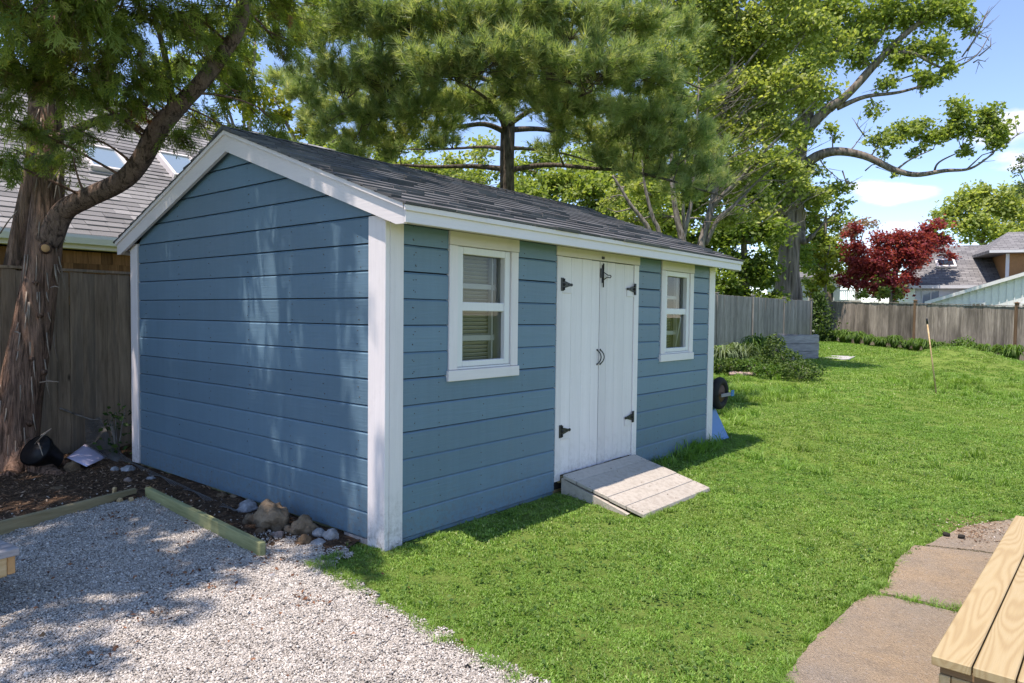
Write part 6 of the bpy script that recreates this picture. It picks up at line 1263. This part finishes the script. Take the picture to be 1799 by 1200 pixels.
for i, (nb_, R_, H_) in enumerate(((115, .085, .018), (105, .085, .023), (120, .09, .015))):
    p = (5.2+i*.3, -2.6-i*.2); o = link('grass', tuft_mesh(nb_, R_, H_, i), None, (*p, h1(*p)+.003)); o['kind'] = 'stuff'; gs.append(o)
shed_rect = [(.0, -.03), (Lx, -.03), (Lx, Wy), (0, Wy)]; ramp_rect = [(1.86, 0), (3.12, 0), (3.12, -.78), (1.95, -.76)]
def lawn_ok(x, y):
    k = ~inpoly(x, y, gravel_poly) & ~inpoly(x, y, soil_poly) & ~inpoly(x, y, shed_rect) & ~inpoly(x, y, ramp_rect) & ~inpoly(x, y, path_poly) & ~((y < -2.95) & (x < 2.9) & (x > -.9)) & ~((x < -.55) & (y < .5))
    fy = np.where(x < 9, 4.8+.09*(x-.4), 5.65+.1*(x-9)); k &= (y < fy-.08)
    s = (x-B1[0])*(-dB[1])+(y-B1[1])*dB[0]; s0_ = (CAM[0]-B1[0])*(-dB[1])+(CAM[1]-B1[1])*dB[0]; k &= (np.sign(s) == np.sign(s0_))
    bare = np.array([mnoise.noise(Vector((a*1.3, b*1.3, 3))) for a, b in zip(x[:1], y[:1])]); return k
def frustum(x, y, m=1.15):
    dx, dy = x-CAM[0], y-CAM[1]; f_ = dx*FW[0]+dy*FW[1]; r_ = dx*FW[1]-dy*FW[0]; return (f_ > .5) & (np.abs(r_) < f_*.731*m+.8), f_
PS = []; SC = []
for (d0, d1, den, sc_) in ((0, 4.5, 330, .85), (4.5, 7.5, 240, 1.), (7.5, 12, 120, 1.25), (12, 20, 46, 1.8), (20, 36, 16, 2.8)):
    n = int(den*46*d1 if d1 < 13 else den*1600) if False else int(den*(d1*2.2)*(d1+4)); x = rng.uniform(-4, 3+d1, n*1) ; 
    A = (-1.5, min(d1+1, 34)); Bx = (-min(d1, 16), min(d1, 8)); ar_ = (A[1]-A[0])*(Bx[1]-Bx[0]); n = int(ar_*den); x = rng.uniform(*A, n); y = rng.uniform(*Bx, n); ok, f_ = frustum(x, y); ok &= (f_ >= d0) & (f_ < d1); x, y = x[ok], y[ok]; ok = lawn_ok(x, y); x, y = x[ok], y[ok]
    PS.append(np.stack([x, y, hgt(x, y)], 1)); pn = np.array([mnoise.noise(Vector((a*.9, b*.9, 0)))+.6*mnoise.noise(Vector((a*3.1, b*3.1, 4))) for a, b in zip(x, y)]); SC.append(sc_*(1+.18*pn)*rng.uniform(.75, 1.25, len(x)))
PS = np.concatenate(PS); SC = np.concatenate(SC); print('grass tufts', len(PS))
gn_scatter('lawn_grass', gs, PS, SC, rng.uniform(0, 6.28, len(PS)), .12, None)
# taller unmown tufts
tl_ = []
o = link('grass', tuft_mesh(60, .09, .14, 9, .0034), None, (6.6, 1.0, h1(6.6, 1.0))); o['kind'] = 'stuff'; q = []
for (px_, py_, sp, n) in ((1300, 700, .5, 34), (1335, 690, .6, 44), (1370, 690, .4, 16), (1290, 730, .3, 14), (1278, 752, .2, 8), (1680, 665, .9, 50), (1640, 680, .7, 26), (1740, 680, .8, 20), (1780, 660, .8, 20), (1720, 640, .8, 16), (1295, 665, .5, 14), (1430, 700, .5, 8)):
    p = gxy(px_, py_); a = np.stack([rng.normal(p[0], sp, n), rng.normal(p[1], sp*.6, n)], 1); q.append(a)
for i in range(60): x = rng.uniform(.1, 4.9); q.append(np.array([[x, rng.uniform(-.12, -.05)]])) if not 1.8 < x < 3.2 else None
for pl in (slabA, slabB): 
    for i in range(26): t = rng.random(); a, b = np.array(pl[5 if pl is slabA else 1] if pl is slabA else pl[1]), np.array(pl[6] if pl is slabA else pl[0]); c = a*(1-t)+b*t+rng.normal(size=2)*.012; q.append(c[None])
ed_ = np.array([(-.72, -2.6), (-.62, -1.56), (-.585, -1.2), (-.52, -.72), (-.46, -.2), (-.44, .1), (-.25, .16)]); t = rng.random(120)*6; k_ = np.minimum(t.astype(int), 5); f = (t-k_)[:, None]; q.append(ed_[k_]*(1-f)+ed_[k_+1]*f+rng.normal(size=(120, 2))*.025)
ed_ = np.array(path_poly[1:11]); t = rng.random(150)*9; k_ = np.minimum(t.astype(int), 8); f = (t-k_)[:, None]; q.append(ed_[k_]*(1-f)+ed_[k_+1]*f+rng.normal(size=(150, 2))*.02+[0, .02])
q.append(np.stack([rng.uniform(-.4, 7, 55), rng.uniform(-3.4, -.1, 55)], 1)); q.append(np.stack([rng.uniform(1.8, 3.2, 26), rng.normal(-.82, .025, 26)], 1))
q = np.concatenate(q); ok = ~inpoly(q[:, 0], q[:, 1], shed_rect)&(lawn_ok(q[:, 0], q[:, 1]) | (np.abs(q[:, 0]-1.53) < .14) | (q[:, 0] < 0)); q = q[ok]; near = (np.hypot(q[:, 0]-CAM[0], q[:, 1]-CAM[1]) < 7.2)
gn_scatter('tall_grass', [o], np.stack([q[:, 0], q[:, 1], hgt(q[:, 0], q[:, 1])+np.where(inpoly(q[:, 0], q[:, 1], path_poly), .0, 0)], 1), np.where(near, .32, 1.)*rng.uniform(.6, 1.3, len(q)), rng.uniform(0, 6.28, len(q)), .15, None)
# broad leaf weeds in the lawn
n = 2600; x = rng.uniform(-.5, 9, n); y = rng.uniform(-6, 0, n); ok, f_ = frustum(x, y); ok &= lawn_ok(x, y); x, y = x[ok], y[ok]; n = len(x); x = np.repeat(x, 5)+rng.normal(0, .03, n*5); y = np.repeat(y, 5)+rng.normal(0, .03, n*5)
V, Fc, tn = scatter(LEAF, np.stack([x, y, hgt(x, y)+.022], 1), rand_rot(len(x), 1.5), rng.uniform(.018, .036, len(x)), rng.random(len(x))); link('clover', npmesh('clover', V, Fc, lf_lily, tn))['kind'] = 'stuff'
# pebbles
def pebble_cluster(n, R, seed, s0=.0045, s1=.0085):
    r_ = np.random.default_rng(seed); bmx = bmesh.new(); bmesh.ops.create_icosphere(bmx, subdivisions=1, radius=1); bv = np.array([v.co[:] for v in bmx.verts]); bf = np.array([[v.index for v in f.verts] for f in bmx.faces]); bmx.free(); V = []; Fs = []; T_ = []
    for i in range(n):
        a = r_.uniform(0, 6.28); q = R*math.sqrt(r_.random()); sz = r_.uniform(s0, s1)*np.array([1.25, .95, .75]); v = bv*(1+.28*r_.normal(size=(len(bv), 1)))*sz; Rm = np.array(Matrix.Rotation(r_.uniform(0, 6.28), 3, 'Z')@Matrix.Rotation(r_.uniform(-.6, .6), 3, 'X')); v = v@Rm.T+np.array([math.cos(a)*q, math.sin(a)*q, r_.uniform(.0, .008)]); Fs.append(bf+len(V)*12); V.append(v); T_ += [float(np.clip(r_.normal(.55, .24), 0, 1))]*len(bf)
    return npmesh('pebbles', np.concatenate(V), np.concatenate(Fs), pebble_m, T_)
pbs = []
for i in range(3): p = (-1.2-.3*i, -.8); o = link('pebbles', pebble_cluster(230, .078, 20+i, .0029, .0060), None, (*p, h1(*p)+.01)); o['kind'] = 'stuff'; pbs.append(o)
gx_, gy_ = np.meshgrid(np.arange(-5.6, -.43, .074), np.arange(-4., 2.5, .074)); x = gx_.ravel()+rng.uniform(-.018, .018, gx_.size); y = gy_.ravel()+rng.uniform(-.018, .018, gx_.size); ok, f_ = frustum(x, y, 1.25); ok &= inpoly(x, y, gravel_poly); x, y = x[ok], y[ok]
n2_ = 34; xs = rng.normal(-.36, .06, n2_); ys = rng.normal(.36, .15, n2_); x = np.concatenate([x, xs]); y = np.concatenate([y, ys]); n3_ = 22; 
z = hgt(x, y)+.009+.004*np.array([mnoise.noise(Vector((a*3, b*3, 0))) for a, b in zip(x, y)]); z[-n2_:] += .004
print('pebble clusters', len(x)); gn_scatter('pebble_cover', pbs, np.stack([x, y, z], 1), rng.uniform(.85, 1.1, len(x)), rng.uniform(0, 6.28, len(x)), .04, None)
STONE = (np.array([[1, 0, 0], [0, 1, 0], [-1, 0, 0], [0, -1, 0], [0, 0, .8], [0, 0, -.8]], float), np.array([[0, 1, 4], [1, 2, 4], [2, 3, 4], [3, 0, 4], [1, 0, 5], [2, 1, 5], [3, 2, 5], [0, 3, 5]]))
def strays(n, path_, spread, s0, s1):
    E_ = np.array(path_, float); t = rng.random(n)*(len(E_)-1); k_ = np.minimum(t.astype(int), len(E_)-2); f = (t-k_)[:, None]; q = E_[k_]*(1-f)+E_[k_+1]*f+rng.normal(size=(n, 2))*spread
    if spread > .3: q = q[inpoly(q[:, 0], q[:, 1], gravel_poly)]
    n = len(q); V, Fc, tn = scatter(STONE, np.stack([q[:, 0], q[:, 1], hgt(q[:, 0], q[:, 1])+.020], 1), rand_rot(n), rng.uniform(s0, s1, n), rng.beta(2.2, 1.8, n)); link('stray_pebbles', npmesh('stray_pebbles', V, Fc, pebble_m, tn))['kind'] = 'stuff'
strays(420, [(-.75, -2.6), (-.65, -1.56), (-.61, -1.2), (-.55, -.72), (-.49, -.2), (-.48, .1)], .026, .004, .007)
strays(420, [(-.46, .1), (-.42, .35), (-.34, .5), (-.30, .9)], .06, .004, .010); strays(160, [(-.40, 2.5), (-.3, 1.2), (-.7, 2.6), (-2, 2.2)], .12, .004, .010)
strays(900, [(-4, -3), (-1, -2.), (-2.5, -.5), (-.8, .5), (-2.5, 1.), (-1., 1.8)], .7, .008, .014)
def debris(name, shape, P, size, mat, tilt, tone=None):
    n = len(P); V, Fc, tn = scatter(shape, P, rand_rot(n, tilt), size, rng.random(n) if tone is None else tone); link(name, npmesh(name, V, Fc, mat, tn))['kind'] = 'stuff'
CHIP = (np.array([[-.5, -.2, 0], [.5, -.16, .02], [.45, .2, 0], [-.5, .15, .03], [-.5, -.2, .10], [.5, -.16, .12], [.45, .2, .10], [-.5, .15, .13]]), np.array([[4, 5, 6], [4, 6, 7], [0, 1, 5], [0, 5, 4], [1, 2, 6], [1, 6, 5], [2, 3, 7], [2, 7, 6], [3, 0, 4], [3, 4, 7]]))
n = 9000; x = rng.uniform(-4, .1, n); y = rng.uniform(.1, 4.7, n); ok = inpoly(x, y, soil_poly); x, y = x[ok], y[ok]; zz = hgt(x, y)+.018+.012*np.array([mnoise.fractal(Vector((a*3, b*3, 5)), 1., 2., 4) for a, b in zip(x, y)])
debris('bark_mulch', CHIP, np.stack([x, y, zz], 1), rng.uniform(.008, .035, len(x)), chips_m, .8, np.clip(rng.beta(1.6, 2.6, len(x)), 0, 1))
n = 260; t = rng.random(n); edge = np.array([(-.72, -2.6), (-.62, -1.56), (-.585, -1.2), (-.52, -.72), (-.46, -.2), (-.46, .1)]); ii_ = np.minimum((t*5).astype(int), 4); f = (t*5-ii_)[:, None]; q = edge[ii_]*(1-f)+edge[ii_+1]*f+rng.normal(size=(n, 2))*.012
debris('bark_mulch', CHIP, np.stack([q[:, 0], q[:, 1], hgt(q[:, 0], q[:, 1])+.012], 1), rng.uniform(.006, .022, n), chips_m, .8, rng.beta(1.2, 3., n))
q = []
for (px_, py_, s, n) in ((215, 912, .10, 60), (205, 945, .05, 30), (310, 1022, .10, 30), (380, 1040, .07, 26), (450, 1000, .08, 34), (535, 1060, .07, 30), (240, 1085, .09, 26), (280, 1090, .06, 20), (180, 1165, .07, 18), (110, 1000, .3, 40), (30, 1080, .15, 30), (420, 1000, .3, 50), (350, 960, .25, 60), (560, 1100, .3, 30), (700, 1150, .25, 14), (480, 1150, .3, 14), (470, 985, .06, 30), (250, 880, .06, 30)):
    p = gxy(px_, py_); q.append(np.stack([rng.normal(p[0], s, n), rng.normal(p[1], s, n)], 1))
q = np.concatenate(q); debris('fallen_leaves', LEAF, np.stack([q[:, 0], q[:, 1], hgt(q[:, 0], q[:, 1])+.020], 1), rng.uniform(.012, .032, len(q)), deadleaf_m, .7)
p = gxy(1715, 935); q = np.stack([rng.normal(p[0], .22, 500), rng.normal(p[1], .10, 500)], 1); debris('bark_mulch', CHIP, np.stack([q[:, 0], q[:, 1], np.full(500, -.052)], 1), rng.uniform(.006, .02, 500), chips_m, .8)
for (px_, py_, lb) in ((1662, 947, 'dark lump of dirt on the worn path end, left of two'), (1689, 951, 'dark lump of dirt on the worn path end, right of two')): rock(px_, py_, .028, dark, lb, px_*.1, .6, 'dirt lumps on the path', name='dirt_lump', cat='dirt', sub=2, sink=0.).location.z = -.045
